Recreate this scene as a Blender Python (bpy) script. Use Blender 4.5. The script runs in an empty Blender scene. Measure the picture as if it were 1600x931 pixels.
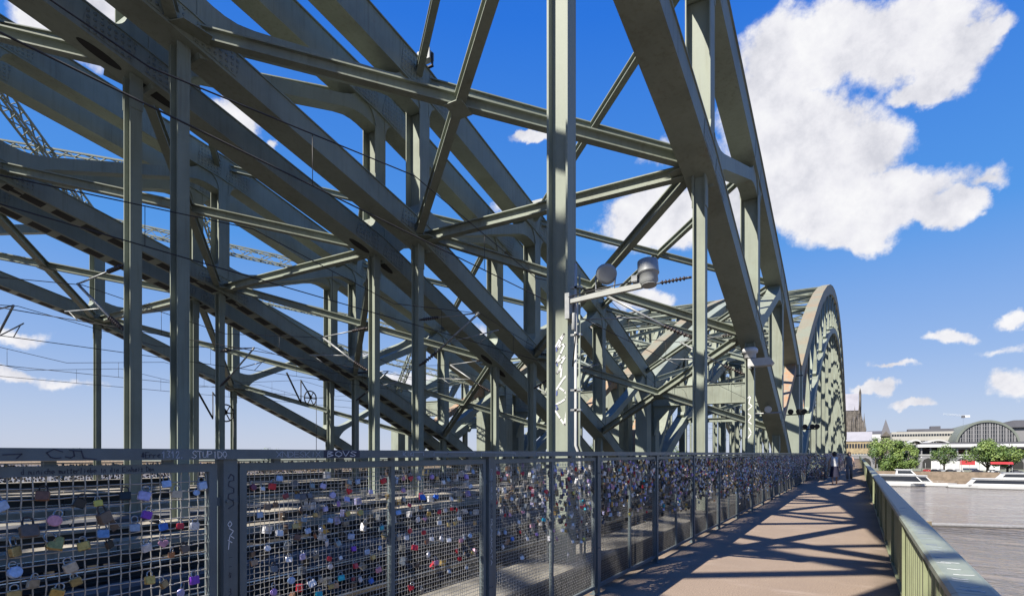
import bpy, math, random
from mathutils import Vector, Matrix, Quaternion
rnd = random.Random(7)
R = math.radians
C = bpy.context.scene.collection
SC = bpy.context.scene

# ------------------------------------------------------------------ camera
F_PX, HOR, TH = 891.6, 708.0, R(31.2)          # focal length / horizon row in photo pixels, yaw to the left of the bridge
CT, ST = math.cos(TH), math.sin(TH)
CAMZ = 1.65
cam_d = bpy.data.cameras.new('camera')
cam_d.sensor_width = 36.0
cam_d.lens = 36.0*F_PX/1600.0
cam_d.shift_y = (HOR-465.5)/1600.0
cam_d.clip_start = 0.05
cam_d.clip_end = 6000
cam = bpy.data.objects.new('camera', cam_d); C.objects.link(cam)
cam.location = (0, 0, CAMZ)
cam.rotation_euler = (R(90), 0, TH)
SC.camera = cam

# ------------------------------------------------------------------ sun + sky
SUN_EL, SUN_AZ = 45.9, 21.8                      # height; degrees left of straight behind the viewer
se, sa = R(SUN_EL), R(SUN_AZ)
to_sun = Vector((-math.sin(sa)*math.cos(se), -math.cos(sa)*math.cos(se), math.sin(se)))
sun_d = bpy.data.lights.new('sun', 'SUN'); sun_d.energy = 5.0; sun_d.angle = R(0.5); sun_d.color = (1.0, 0.94, 0.84)
sun = bpy.data.objects.new('sun', sun_d); C.objects.link(sun)
sun.rotation_euler = (-to_sun).to_track_quat('-Z', 'Y').to_euler()
sun.location = (-60, -120, 120)
SC.view_settings.view_transform = 'Standard'
SC.view_settings.look = 'None'
SC.view_settings.gamma = 1.0
SC.view_settings.use_curve_mapping = False
SC.view_settings.exposure = 1.05

def px_azel(px, py):
    r = (px-800)/F_PX; v = (HOR-py)/F_PX
    dx, dy = r*CT-ST, r*ST+CT
    return math.atan2(dx, dy), math.atan2(v, math.hypot(dx, dy))

world = bpy.data.worlds.new('World'); SC.world = world
world.use_nodes = True
wt = world.node_tree; wt.nodes.clear()
class NT:
    def __init__(s, tree): s.t = tree
    def n(s, kind, **kw):
        nd = s.t.nodes.new(kind)
        for k, v in kw.items(): setattr(nd, k, v)
        return nd
    def link(s, a, b): s.t.links.new(a, b)
    def math(s, op, a, b=None, clamp=False):
        nd = s.n('ShaderNodeMath', operation=op); nd.use_clamp = clamp
        for i, v in enumerate((a, b)):
            if v is None: continue
            if isinstance(v, (int, float)): nd.inputs[i].default_value = v
            else: s.link(v, nd.inputs[i])
        return nd.outputs[0]
    def vmath(s, op, a, b=None):
        nd = s.n('ShaderNodeVectorMath', operation=op)
        for i, v in enumerate((a, b)):
            if v is None: continue
            if isinstance(v, (tuple, list)): nd.inputs[i].default_value = v
            else: s.link(v, nd.inputs[i])
        return nd
    def noise(s, vec, scale, detail=4, rough=0.55):
        nd = s.n('ShaderNodeTexNoise'); nd.inputs['Scale'].default_value = scale
        nd.inputs['Detail'].default_value = detail; nd.inputs['Roughness'].default_value = rough
        if vec is not None: s.link(vec, nd.inputs['Vector'])
        return nd
    def ramp(s, fac, stops):
        nd = s.n('ShaderNodeValToRGB'); s.link(fac, nd.inputs[0])
        el = nd.color_ramp.elements
        while len(el) < len(stops): el.new(0.5)
        for e, (p, c) in zip(el, stops):
            e.position = p; e.color = (*c, 1) if len(c) == 3 else c
        return nd.outputs[0]
    def mix(s, fac, a, b, blend='MIX'):
        nd = s.n('ShaderNodeMix', data_type='RGBA', blend_type=blend)
        for i, v in ((0, fac), (6, a), (7, b)):
            if isinstance(v, (int, float)): nd.inputs[i].default_value = v
            elif isinstance(v, (tuple, list)): nd.inputs[i].default_value = (*v, 1)
            else: s.link(v, nd.inputs[i])
        return nd.outputs[2]

SKY_STRENGTH = 0.05
EX = SKY_STRENGTH*2**1.05
w = NT(wt)
sky = w.n('ShaderNodeTexSky', sky_type='NISHITA')
sky.sun_disc = False
sky.sun_elevation = se
sky.sun_rotation = R(180+SUN_AZ)
sky.air_density = 1.0; sky.dust_density = 0.6; sky.ozone_density = 2.5; sky.altitude = 50
hs = w.n('ShaderNodeHueSaturation'); hs.inputs['Saturation'].default_value = 1.28; hs.inputs['Value'].default_value = 1.0
w.link(sky.outputs[0], hs.inputs['Color'])
tc = w.n('ShaderNodeTexCoord')
sx = w.n('ShaderNodeSeparateXYZ'); w.link(tc.outputs['Generated'], sx.inputs[0])
az = w.math('ARCTAN2', sx.outputs[0], sx.outputs[1])
el = w.math('ARCSINE', sx.outputs[2])
cmb = w.n('ShaderNodeCombineXYZ'); w.link(az, cmb.inputs[0]); w.link(el, cmb.inputs[1])
nz1 = w.noise(tc.outputs['Generated'], 9.0, 6, 0.6)
off = w.vmath('MULTIPLY', w.vmath('SUBTRACT', nz1.outputs['Color'], (0.5, 0.5, 0.5)).outputs[0], (0.11, 0.085, 0))
pos = w.vmath('ADD', cmb.outputs[0], off.outputs[0]).outputs[0]
# cloud banks of this sky: centre (given by where they stand over the city), size in photo px, thickness
CLOUDS = [(1310, 75, 105, 70, 1), (1400, 60, 110, 75, 1), (1470, 85, 75, 55, 1), (1225, 110, 85, 80, 1), (1435, 135, 60, 28, .9), (1535, 62, 55, 20, .55),
          (1205, 165, 75, 60, 1), (1340, 358, 85, 34, 1), (1250, 220, 120, 70, 1), (1320, 250, 95, 60, 1), (1400, 315, 110, 45, 1), (1290, 330, 110, 55, 1), (1480, 325, 50, 25, .9),
          (1080, 335, 140, 55, 1), (1010, 320, 60, 35, .85), (1180, 300, 120, 70, 1), (1060, 225, 60, 26, .7), (1540, 278, 40, 16, .45),
          (830, 222, 42, 13, .85), (1500, 320, 45, 30, 1), (1110, 345, 90, 45, 1), (365, 188, 52, 34, .95), (430, 222, 14, 9, .6), (190, 45, 130, 70, 1), (130, 5, 110, 50, 1), (60, 30, 60, 40, .8),
          (1000, 465, 40, 18, .7), (1375, 608, 34, 11, .95), (1345, 612, 22, 8, .8), (1417, 634, 38, 8, .8), (1585, 595, 40, 24, .7), (1590, 495, 26, 14, .7), (1510, 518, 34, 10, .6), (1400, 577, 36, 6, .55), (1575, 540, 40, 8, .4),
          (20, 585, 50, 12, .6), (25, 520, 60, 16, .6), (110, 590, 60, 9, .4), (640, 600, 60, 18, .55), (740, 525, 40, 20, .6), (560, 560, 40, 12, .5), (770, 330, 18, 12, .4)]
dens = None
for (cx, cy, rx, ry, th) in CLOUDS:
    a0, e0 = px_azel(cx, cy)
    a1, _ = px_azel(cx+rx, cy); a2, _ = px_azel(cx-rx, cy)
    _, e1 = px_azel(cx, cy-ry); _, e2 = px_azel(cx, cy+ry)
    ra, re = abs(a1-a2)/2, abs(e1-e2)/2
    v = w.vmath('MULTIPLY', w.vmath('SUBTRACT', pos, (a0, e0, 0)).outputs[0], (1/ra, 1/re, 0)).outputs[0]
    d = w.math('MULTIPLY', w.math('SUBTRACT', 1.25, w.vmath('LENGTH', v).outputs['Value']), th)
    if dens is None: dens = d
    else:
        m = w.n('ShaderNodeMath', operation='SMOOTH_MAX'); w.link(dens, m.inputs[0]); w.link(d, m.inputs[1]); m.inputs[2].default_value = 0.12
        dens = m.outputs[0]
nz2 = w.noise(tc.outputs['Generated'], 20.0, 9, 0.64)
dens2 = w.math('ADD', dens, w.math('MULTIPLY', w.math('SUBTRACT', nz2.outputs['Fac'], 0.5), 1.05))
alpha = w.n('ShaderNodeMapRange', interpolation_type='SMOOTHSTEP'); w.link(dens2, alpha.inputs[0])
alpha.inputs[1].default_value = 0.08; alpha.inputs[2].default_value = 0.48
nz3 = w.noise(tc.outputs['Generated'], 11.0, 7, 0.6)
shade = w.math('ADD', w.math('MULTIPLY', nz3.outputs['Fac'], 0.55), w.math('MULTIPLY', nz2.outputs['Fac'], 0.45))
ccol = w.ramp(shade, [(0.38, tuple(c/EX for c in (0.66, 0.67, 0.74))), (0.50, tuple(c/EX for c in (0.85, 0.85, 0.90))), (0.60, tuple(c/EX for c in (0.95, 0.95, 0.97)))])
# clear summer air: pale at the horizon, deep blue overhead
grad = w.ramp(w.math('DIVIDE', el, R(60), True), [(0.0, tuple(c/EX for c in (0.60, 0.66, 0.83))), (0.14, tuple(c/EX for c in (0.33, 0.49, 0.84))), (0.32, tuple(c/EX for c in (0.10, 0.34, 0.86))), (0.62, tuple(c/EX for c in (0.025, 0.19, 0.80))), (1.0, tuple(c/EX for c in (0.015, 0.12, 0.62)))])
skyc = w.mix(0.85, hs.outputs[0], grad)
final = w.mix(alpha.outputs[0], skyc, ccol)
bg = w.n('ShaderNodeBackground'); bg.inputs['Strength'].default_value = SKY_STRENGTH
w.link(final, bg.inputs['Color'])
wo = w.n('ShaderNodeOutputWorld'); w.link(bg.outputs[0], wo.inputs[0])

# ------------------------------------------------------------------ materials
ALB = 0.68
def mat(name, col, rough=0.6, metal=0.0, var=0.0, scale=3.0, col2=None, bump=0.0, bscale=30.0, spec=0.5, streak=0.0, rusty=0.0, rivets=False):
    k_ = 1.0 if name.startswith('leaf') else 0.78 if name.startswith('padlock') else ALB
    col = tuple(c*k_ for c in col); col2 = tuple(c*k_ for c in col2) if col2 else None
    m = bpy.data.materials.new(name); m.use_nodes = True
    t = NT(m.node_tree); b = m.node_tree.nodes['Principled BSDF']
    b.inputs['Roughness'].default_value = rough; b.inputs['Metallic'].default_value = metal
    b.inputs['Specular IOR Level'].default_value = spec
    b.inputs['Base Color'].default_value = (*col, 1)
    if var or col2:
        g = t.n('ShaderNodeTexCoord'); ge = t.n('ShaderNodeNewGeometry')
        nz = t.noise(ge.outputs['Position'], scale, 6, 0.6)
        c2 = col2 or tuple(max(0, c*(1-var)) for c in col)
        c = t.ramp(nz.outputs['Fac'], [(0.35, c2), (0.62, col)])
        if streak:
            mp = t.n('ShaderNodeMapping'); t.link(ge.outputs['Position'], mp.inputs[0]); mp.inputs['Scale'].default_value = (9, 9, 0.5)
            n2 = t.noise(mp.outputs[0], 1.0, 5, 0.65)
            f = t.ramp(n2.outputs['Fac'], [(0.50, (0, 0, 0)), (0.75, (streak,)*3)])
            c = t.mix(f, c, tuple(x*0.45 for x in (col[0]*1.15, col[1]*0.95, col[2]*0.75)))
        if rusty:
            n5 = t.noise(ge.outputs['Position'], 2.6, 7, 0.7); n6 = t.noise(ge.outputs['Position'], 0.5, 3, 0.5)
            f = t.math('MULTIPLY', t.ramp(n5.outputs['Fac'], [(0.60, (0,)*3), (0.70, (rusty,)*3)]), t.ramp(n6.outputs['Fac'], [(0.45, (0,)*3), (0.62, (1,)*3)]))
            c = t.mix(f, c, (0.16, 0.10, 0.06))
            n7 = t.noise(ge.outputs['Position'], 0.33, 2, 0.4)
            c = t.mix(t.ramp(n7.outputs['Fac'], [(0.48, (0,)*3), (0.53, (0.35,)*3)]), c, (col[0]*1.12, col[1]*1.16, col[2]*1.2))
        t.link(c, b.inputs['Base Color'])
        r = t.n('ShaderNodeMapRange'); t.link(nz.outputs['Fac'], r.inputs[0]); r.inputs[3].default_value = rough-0.1; r.inputs[4].default_value = min(1, rough+0.12)
        t.link(r.outputs[0], b.inputs['Roughness'])
    if rivets:
        gr = t.n('ShaderNodeTexCoord'); sr = t.n('ShaderNodeSeparateXYZ'); t.link(gr.outputs['Object'], sr.inputs[0])
        q = [t.math('SUBTRACT', t.math('FRACT', t.math('MULTIPLY', sr.outputs[i], 7.5)), 0.5) for i in (1, 2)]
        dd = t.math('SQRT', t.math('ADD', t.math('MULTIPLY', q[0], q[0]), t.math('MULTIPLY', q[1], q[1])))
        hh = t.n('ShaderNodeMapRange', interpolation_type='SMOOTHSTEP'); t.link(dd, hh.inputs[0]); hh.inputs[1].default_value = 0.30; hh.inputs[2].default_value = 0.12
        bp = t.n('ShaderNodeBump'); bp.inputs['Strength'].default_value = 1.0; bp.inputs['Distance'].default_value = 0.035
        t.link(hh.outputs[0], bp.inputs['Height']); t.link(bp.outputs[0], b.inputs['Normal'])
    if bump:
        ge2 = t.n('ShaderNodeNewGeometry'); nb = t.noise(ge2.outputs['Position'], bscale, 4, 0.6)
        bp = t.n('ShaderNodeBump'); bp.inputs['Strength'].default_value = bump; bp.inputs['Distance'].default_value = 0.02
        t.link(nb.outputs['Fac'], bp.inputs['Height']); t.link(bp.outputs[0], b.inputs['Normal'])
    return m

M = {}
M['green'] = mat('bridge_green_paint', (0.335, 0.367, 0.297), 0.55, var=0.2, scale=0.9, bump=0.08, bscale=6, streak=0.5, spec=0.25, rusty=0.5)
M['riveted'] = mat('riveted_plate_paint', (0.33, 0.36, 0.29), 0.55, var=0.2, scale=0.9, streak=0.4, spec=0.25, rivets=True)
M['girdertop'] = mat('girder_top_shadow_patches', (0.34, 0.31, 0.25), 0.9, col2=(0.04, 0.037, 0.033), scale=1.1)  # near-black noise patches paint broken shadows onto the pale girder top
M['girder'] = mat('girder_painted_shade', (0.045, 0.047, 0.042), 0.7, var=0.4, scale=2)  # near-black: the shade on the girder sides is put into their colour
M['greenrust'] = mat('bridge_paint_with_rust', (0.285, 0.305, 0.23), 0.6, spec=0.25, col2=(0.36, 0.27, 0.17), scale=0.35, bump=0.08, bscale=6, streak=0.5)
M['parapet'] = mat('parapet_green_paint', (0.34, 0.375, 0.22), 0.55, var=0.2, scale=2.5, streak=0.5)
M['capgreen'] = mat('parapet_cap_paint', (0.34, 0.38, 0.30), 0.45, var=0.25, scale=5)
M['rust'] = mat('rusty_steel', (0.46, 0.25, 0.13), 0.85, var=0.5, scale=5, col2=(0.34, 0.34, 0.27))
M['fence_paint'] = mat('fence_paint', (0.15, 0.19, 0.205), 0.42, var=0.2, scale=6, streak=0.4)
M['wire'] = mat('galvanised_wire', (0.36, 0.345, 0.32), 0.38, metal=0.7, var=0.4, scale=20)
M['wirelight'] = mat('pale_galvanised_wire', (0.62, 0.60, 0.55), 0.4, metal=0.5, var=0.35, scale=20)  # paler wire, used on the nearest panels
M['dark'] = mat('painted_hole_shade', (0.03, 0.03, 0.028), 0.9)
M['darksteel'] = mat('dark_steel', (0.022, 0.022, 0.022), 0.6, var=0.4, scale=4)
M['rail'] = mat('rail_steel', (0.55, 0.53, 0.5), 0.25, metal=0.9)
M['railside'] = mat('rail_web', (0.05, 0.035, 0.025), 0.85, var=0.4, scale=8)
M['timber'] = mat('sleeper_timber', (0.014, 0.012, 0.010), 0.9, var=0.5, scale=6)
M['underdeck'] = mat('underdeck_shadow', (0.008, 0.008, 0.008), 0.95, var=0.4, scale=3)
M['conc'] = mat('concrete', (0.46, 0.41, 0.32), 0.85, var=0.35, scale=2.5, bump=0.2, bscale=20, streak=0.5)
M['trough'] = mat('dirty_grey_concrete', (0.13, 0.13, 0.14), 0.9, var=0.4, scale=2)
M['concg'] = mat('grey_concrete', (0.30, 0.30, 0.31), 0.85, var=0.3, scale=2.5, streak=0.5)
M['white'] = mat('white_paint', (0.80, 0.80, 0.78), 0.4, var=0.08, scale=3)
M['offwhite'] = mat('off_white', (0.66, 0.66, 0.63), 0.5, var=0.15, scale=4)
M['grey'] = mat('grey_plastic', (0.40, 0.41, 0.40), 0.45, var=0.12, scale=8)
M['black'] = mat('black_rubber', (0.02, 0.02, 0.022), 0.5)
M['insul'] = mat('insulator_brown', (0.05, 0.035, 0.03), 0.3)
M['wireblk'] = mat('catenary_wire', (0.035, 0.03, 0.03), 0.6)
M['zincwhite'] = mat('weathered_white', (0.48, 0.49, 0.45), 0.5, var=0.2, scale=6)
M['zinc'] = mat('zinc_tube', (0.45, 0.46, 0.45), 0.45, metal=0.4, var=0.2, scale=9)
M['paintwhite'] = mat('white_spray', (0.85, 0.85, 0.85), 0.6)
M['inkdark'] = mat('black_marker', (0.03, 0.035, 0.07), 0.6)
M['inkgrey'] = mat('faded_marker', (0.46, 0.52, 0.60), 0.6)
M['inkblue'] = mat('blue_spray', (0.10, 0.13, 0.36), 0.5)
M['skin'] = mat('skin', (0.55, 0.36, 0.27), 0.6)
M['hair'] = mat('hair', (0.06, 0.04, 0.03), 0.7)
M['navy'] = mat('navy_cloth', (0.025, 0.025, 0.055), 0.9)
M['greycloth'] = mat('grey_cloth', (0.27, 0.26, 0.27), 0.9)
M['glass'] = mat('dark_glass', (0.03, 0.035, 0.045), 0.12)
M['roofgreen'] = mat('patina_roof', (0.20, 0.225, 0.19), 0.7, var=0.2, scale=0.12)
M['rooflead'] = mat('lead_roof', (0.36, 0.355, 0.39), 0.6, var=0.15, scale=0.15)
M['slate'] = mat('slate_roof', (0.12, 0.12, 0.14), 0.7, var=0.2, scale=0.2)
M['gothic'] = mat('sooty_sandstone', (0.21, 0.185, 0.16), 0.9, var=0.6, scale=0.35)
M['yellowstone'] = mat('yellow_sandstone', (0.47, 0.37, 0.22), 0.9, var=0.35, scale=0.4)
M['plaster'] = mat('cream_plaster', (0.50, 0.48, 0.43), 0.85, var=0.1, scale=0.1)
M['quay'] = mat('quay_stone', (0.33, 0.25, 0.18), 0.9, var=0.4, scale=0.5)
M['bankground'] = mat('bank_ground', (0.24, 0.25, 0.17), 0.95, var=0.3, scale=0.08)
M['red'] = mat('red_cloth', (0.55, 0.04, 0.05), 0.6)
M['bark'] = mat('bark', (0.11, 0.085, 0.06), 0.95, var=0.4, scale=2)
M['brick'] = mat('red_brick', (0.30, 0.13, 0.09), 0.9, var=0.3, scale=0.3)
for nm, c in (('leafA', (0.09, 0.145, 0.028)), ('leafB', (0.135, 0.19, 0.04)), ('leafC', (0.05, 0.09, 0.02)), ('leafD', (0.04, 0.085, 0.03))):
    M[nm] = mat(nm, c, 0.6)

def walkway_mat():
    m = bpy.data.materials.new('walkway_coating'); m.use_nodes = True
    t = NT(m.node_tree); b = m.node_tree.nodes['Principled BSDF']
    g = t.n('ShaderNodeNewGeometry'); p = g.outputs['Position']
    n1 = t.noise(p, 62, 3, 0.65); n2 = t.noise(p, 0.9, 6, 0.65); n3 = t.noise(p, 0.35, 3, 0.5); sp = t.n('ShaderNodeSeparateXYZ'); t.link(p, sp.inputs[0])
    c = t.ramp(n1.outputs['Fac'], [(0.30, (0.08, 0.055, 0.042)), (0.48, (0.238, 0.178, 0.130)), (0.60, (0.278, 0.210, 0.155)), (0.72, (0.46, 0.38, 0.31))])
    c = t.mix(t.ramp(n2.outputs['Fac'], [(0.40, (0.0,)*3), (0.7, (0.55,)*3)]), c, (0.188, 0.142, 0.108))
    # grime that collects along the parapet and the fence
    ed = t.math('MAXIMUM', t.math('MULTIPLY', t.math('SUBTRACT', sp.outputs[0], 0.12), 3.2, True), t.math('MULTIPLY', t.math('SUBTRACT', -2.25, sp.outputs[0]), 2.6, True))
    ed = t.math('MULTIPLY', ed, t.math('ADD', t.math('MULTIPLY', n2.outputs['Fac'], 1.6), -0.25, True), True)
    c = t.mix(ed, c, (0.105, 0.08, 0.055))
    mp = t.n('ShaderNodeMapping'); t.link(p, mp.inputs[0]); mp.inputs['Scale'].default_value = (0.7, 2.6, 1)
    n4 = t.noise(mp.outputs[0], 0.8, 5, 0.7)
    c = t.mix(t.ramp(n4.outputs['Fac'], [(0.56, (0,)*3), (0.70, (0.45,)*3)]), c, (0.36, 0.29, 0.24))
    vo = t.n('ShaderNodeTexVoronoi'); t.link(p, vo.inputs['Vector']); vo.inputs['Scale'].default_value = 2.2
    gm = t.n('ShaderNodeMapRange'); t.link(vo.outputs['Distance'], gm.inputs[0]); gm.inputs[1].default_value = 0.035; gm.inputs[2].default_value = 0.05; gm.inputs[3].default_value = 0.6; gm.inputs[4].default_value = 0.0
    c = t.mix(gm.outputs[0], c, (0.07, 0.055, 0.045))
    t.link(c, b.inputs['Base Color']); b.inputs['Roughness'].default_value = 0.85
    bp = t.n('ShaderNodeBump'); bp.inputs['Strength'].default_value = 0.5; bp.inputs['Distance'].default_value = 0.006
    t.link(n1.outputs['Fac'], bp.inputs['Height']); t.link(bp.outputs[0], b.inputs['Normal'])
    return m
M['walk'] = walkway_mat()

def water_mat():
    m = bpy.data.materials.new('river_water'); m.use_nodes = True
    t = NT(m.node_tree); b = m.node_tree.nodes['Principled BSDF']
    g = t.n('ShaderNodeNewGeometry'); p = g.outputs['Position']
    mp = t.n('ShaderNodeMapping'); t.link(p, mp.inputs[0]); mp.inputs['Scale'].default_value = (0.17, 0.42, 1.0); mp.inputs['Rotation'].default_value = (0, 0, R(14))
    n1 = t.noise(mp.outputs[0], 1.0, 3, 0.6); n2 = t.noise(p, 0.035, 4, 0.6); n3 = t.noise(mp.outputs[0], 0.22, 3, 0.55)
    c = t.ramp(n2.outputs['Fac'], [(0.38, (0.135, 0.119, 0.102)), (0.62, (0.200, 0.176, 0.152))])
    t.link(c, b.inputs['Base Color'])
    rr = t.n('ShaderNodeMapRange'); t.link(n2.outputs['Fac'], rr.inputs[0]); rr.inputs[1].default_value = 0.35; rr.inputs[2].default_value = 0.65; rr.inputs[3].default_value = 0.04; rr.inputs[4].default_value = 0.12
    t.link(rr.outputs[0], b.inputs['Roughness'])
    h = t.math('ADD', n1.outputs['Fac'], t.math('MULTIPLY', n3.outputs['Fac'], 1.6))
    bp = t.n('ShaderNodeBump'); bp.inputs['Strength'].default_value = 1.0; bp.inputs['Distance'].default_value = 2.6
    t.link(h, bp.inputs['Height']); t.link(bp.outputs[0], b.inputs['Normal'])
    return m
M['water'] = water_mat()

# ------------------------------------------------------------------ helpers
class MB:
    def __init__(s): s.v = []; s.f = []; s.m = []; s.sm = []
    def add(s, vs, fs, mi=0, smooth=False):
        o = len(s.v); s.v += [tuple(v) for v in vs]
        for f in fs: s.f.append(tuple(i+o for i in f)); s.m.append(mi); s.sm.append(smooth)
    def box(s, x0, x1, y0, y1, z0, z1, mi=0):
        vs = [(x, y, z) for z in (z0, z1) for y in (y0, y1) for x in (x0, x1)]
        s.add(vs, [(0, 2, 3, 1), (4, 5, 7, 6), (0, 1, 5, 4), (2, 6, 7, 3), (0, 4, 6, 2), (1, 3, 7, 5)], mi)
    def beam(s, p0, p1, w, h, up=(0, 0, 1), mi=0, ox=0.0, oz=0.0):
        p0, p1 = Vector(p0), Vector(p1); a = (p1-p0).normalized(); up = Vector(up)
        if abs(a.dot(up)) > 0.99: up = Vector((0, 1, 0))
        sd = a.cross(up).normalized(); u = sd.cross(a).normalized()
        vs = []
        for p in (p0, p1):
            for (i, j) in ((-1, -1), (1, -1), (1, 1), (-1, 1)): vs.append(p+sd*(i*w/2+ox)+u*(j*h/2+oz))
        s.add(vs, [(3, 2, 1, 0), (4, 5, 6, 7), (0, 1, 5, 4), (1, 2, 6, 5), (2, 3, 7, 6), (3, 0, 4, 7)], mi)
    def ibeam(s, p0, p1, w, h, t=0.03, up=(0, 0, 1), mi=0):
        s.beam(p0, p1, w, t, up, mi, 0, h/2-t/2); s.beam(p0, p1, w, t, up, mi, 0, -h/2+t/2)
        s.beam(p0, p1, t*1.2, h-2*t-0.002, up, mi)
    def tube(s, pts, r, n=6, mi=0, cap=True, smooth=True):
        pts = [Vector(p) for p in pts]; rs = r if isinstance(r, (list, tuple)) else [r]*len(pts)
        o = len(s.v); prev = None
        for i, p in enumerate(pts):
            d = (pts[min(i+1, len(pts)-1)]-pts[max(i-1, 0)]).normalized()
            if prev is None:
                ref = Vector((0, 0, 1)) if abs(d.z) < 0.9 else Vector((1, 0, 0))
                u = d.cross(ref).normalized()
            else: u = (prev-d*prev.dot(d)).normalized()
            prev = u; v = d.cross(u)
            for k in range(n):
                an = 2*math.pi*k/n; s.v.append(tuple(p+(u*math.cos(an)+v*math.sin(an))*rs[i]))
        for i in range(len(pts)-1):
            for k in range(n):
                a = o+i*n+k; b = o+i*n+(k+1) % n
                s.f.append((a, b, b+n, a+n)); s.m.append(mi); s.sm.append(smooth)
        if cap:
            s.f.append(tuple(o+k for k in reversed(range(n)))); s.m.append(mi); s.sm.append(False)
            s.f.append(tuple(o+(len(pts)-1)*n+k for k in range(n))); s.m.append(mi); s.sm.append(False)
    def prism_x(s, poly, x0, x1, mi=0):                # polygon in (y, z) extruded along x
        n = len(poly); vs = [(x0, y, z) for y, z in poly]+[(x1, y, z) for y, z in poly]
        fs = [tuple(range(n)), tuple(reversed(range(n, 2*n)))]+[(i, i+n, (i+1) % n+n, (i+1) % n) for i in range(n)]
        s.add(vs, fs, mi)
    def prism_y(s, poly, y0, y1, mi=0):                # polygon in (x, z) extruded along y
        n = len(poly); vs = [(x, y0, z) for x, z in poly]+[(x, y1, z) for x, z in poly]
        fs = [tuple(reversed(range(n))), tuple(range(n, 2*n))]+[(i, (i+1) % n, (i+1) % n+n, i+n) for i in range(n)]
        s.add(vs, fs, mi)
    def prism_z(s, poly, z0, z1, mi=0):
        n = len(poly); vs = [(x, y, z0) for x, y in poly]+[(x, y, z1) for x, y in poly]
        fs = [tuple(reversed(range(n))), tuple(range(n, 2*n))]+[(i, (i+1) % n, (i+1) % n+n, i+n) for i in range(n)]
        s.add(vs, fs, mi)
    def lathe(s, prof, org, axis, n=16, mi=0, smooth=True):   # prof: (r, t) along axis
        org = Vector(org); a = Vector(axis).normalized()
        ref = Vector((0, 0, 1)) if abs(a.z) < 0.9 else Vector((1, 0, 0))
        u = a.cross(ref).normalized(); v = a.cross(u); o = len(s.v)
        for r, t in prof:
            for k in range(n):
                an = 2*math.pi*k/n; s.v.append(tuple(org+a*t+(u*math.cos(an)+v*math.sin(an))*r))
        for i in range(len(prof)-1):
            for k in range(n):
                p = o+i*n+k; q = o+i*n+(k+1) % n
                s.f.append((p, q, q+n, p+n)); s.m.append(mi); s.sm.append(smooth)
        s.f.append(tuple(o+k for k in reversed(range(n)))); s.m.append(mi); s.sm.append(False)
        s.f.append(tuple(o+(len(prof)-1)*n+k for k in range(n))); s.m.append(mi); s.sm.append(False)
    def build(s, name, mats, parent=None, loc=None):
        me = bpy.data.meshes.new(name); me.from_pydata(s.v, [], s.f)
        ml = mats if isinstance(mats, (list, tuple)) else [mats]
        for m_ in ml: me.materials.append(m_)
        me.polygons.foreach_set('material_index', s.m); me.polygons.foreach_set('use_smooth', s.sm)
        me.update()
        o = bpy.data.objects.new(name, me); C.objects.link(o)
        if parent: o.parent = parent
        if loc: o.location = loc
        return o

def tag(o, label=None, cat=None, group=None, kind=None):
    for k, v in (('label', label), ('category', cat), ('group', group), ('kind', kind)):
        if v: o[k] = v
    return o
def empty(name, loc=(0, 0, 0), rz=0, label=None, cat=None, group=None):
    o = bpy.data.objects.new(name, None); C.objects.link(o); o.location = loc; o.rotation_euler = (0, 0, rz); o.empty_display_size = 0.3
    return tag(o, label, cat, group)
def copy_tree(o, parent=None, skip=()):
    c = o.copy(); C.objects.link(c); c.parent = parent
    for ch in list(o.children):
        if ch.name.split('.')[0] not in skip: copy_tree(ch, c, skip)
    return c
def ray(px, py):
    r = (px-800)/F_PX; v = (HOR-py)/F_PX
    return Vector((r*CT-ST, r*ST+CT, v))
def at_y(px, py, y): d = ray(px, py); t = y/d.y; return Vector((0, 0, CAMZ))+d*t
def at_x(px, py, x): d = ray(px, py); t = x/d.x; return Vector((0, 0, CAMZ))+d*t
def at_z(px, py, z): d = ray(px, py); t = (z-CAMZ)/d.z; return Vector((0, 0, CAMZ))+d*t

# ------------------------------------------------------------------ ground, water, far bank
WATER = -13.5
def sheet(name, x0, x1, y0, y1, z, m, kind='structure'):
    b = MB(); b.add([(x0, y0, z), (x1, y0, z), (x1, y1, z), (x0, y1, z)], [(0, 1, 2, 3)]); o = b.build(name, m); tag(o, kind=kind); return o
sheet('river_water', -1500, 1500, -400, 331.5, WATER, M['water'])
b = MB(); b.box(-2500, 2500, 331, 341.3, WATER-2, WATER+2.2); b.box(-2500, 2500, 341.29, 2500, WATER-2, WATER+6.0); tag(b.build('riverbank', M['bankground']), kind='structure')
b = MB(); b.box(-1500, 1500, 330.4, 330.95, WATER-1, WATER+2.6); b.box(-1500, 1500, 341, 341.6, WATER+2.25, WATER+6.4)
tag(b.build('quay_wall', M['quay']), 'brown stone quay wall along the far river bank', 'quay wall')
BANK = WATER+6.0
# walkway slab
b = MB(); b.box(-2.78, 0.5, -6, 215, -0.22, 0.0); tag(b.build('walkway', M['walk']), kind='structure')
# ------------------------------------------------------------------ bridges
P, L0 = 7.66, 6.71
GAP = 9.0
def YK(k): return L0+P*k
UP = {-4: 19.6, -3: 18.9, -2: 17.8, -1: 16.4, 0: 14.9, 1: 13.7, 2: 11.75, 3: 9.6, 4: 7.0, 4.2: 6.45}
LO = {-4: 16.0, -3: 15.1, -2: 13.9, -1: 12.3, 0: 10.6, 1: 8.75, 2: 5.95, 3: 2.85, 4: -0.8}
PIER_Y = YK(4.2)
P2 = (206-PIER_Y)/20
MID2 = (206+PIER_Y)/2; HALF2 = (206-PIER_Y)/2
def up2(y): return 6.45+20.6*(1-((y-MID2)/HALF2)**2)
def lo2(y): return 0.2+21.6*(1-((y-MID2)/HALF2)**2)

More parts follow.
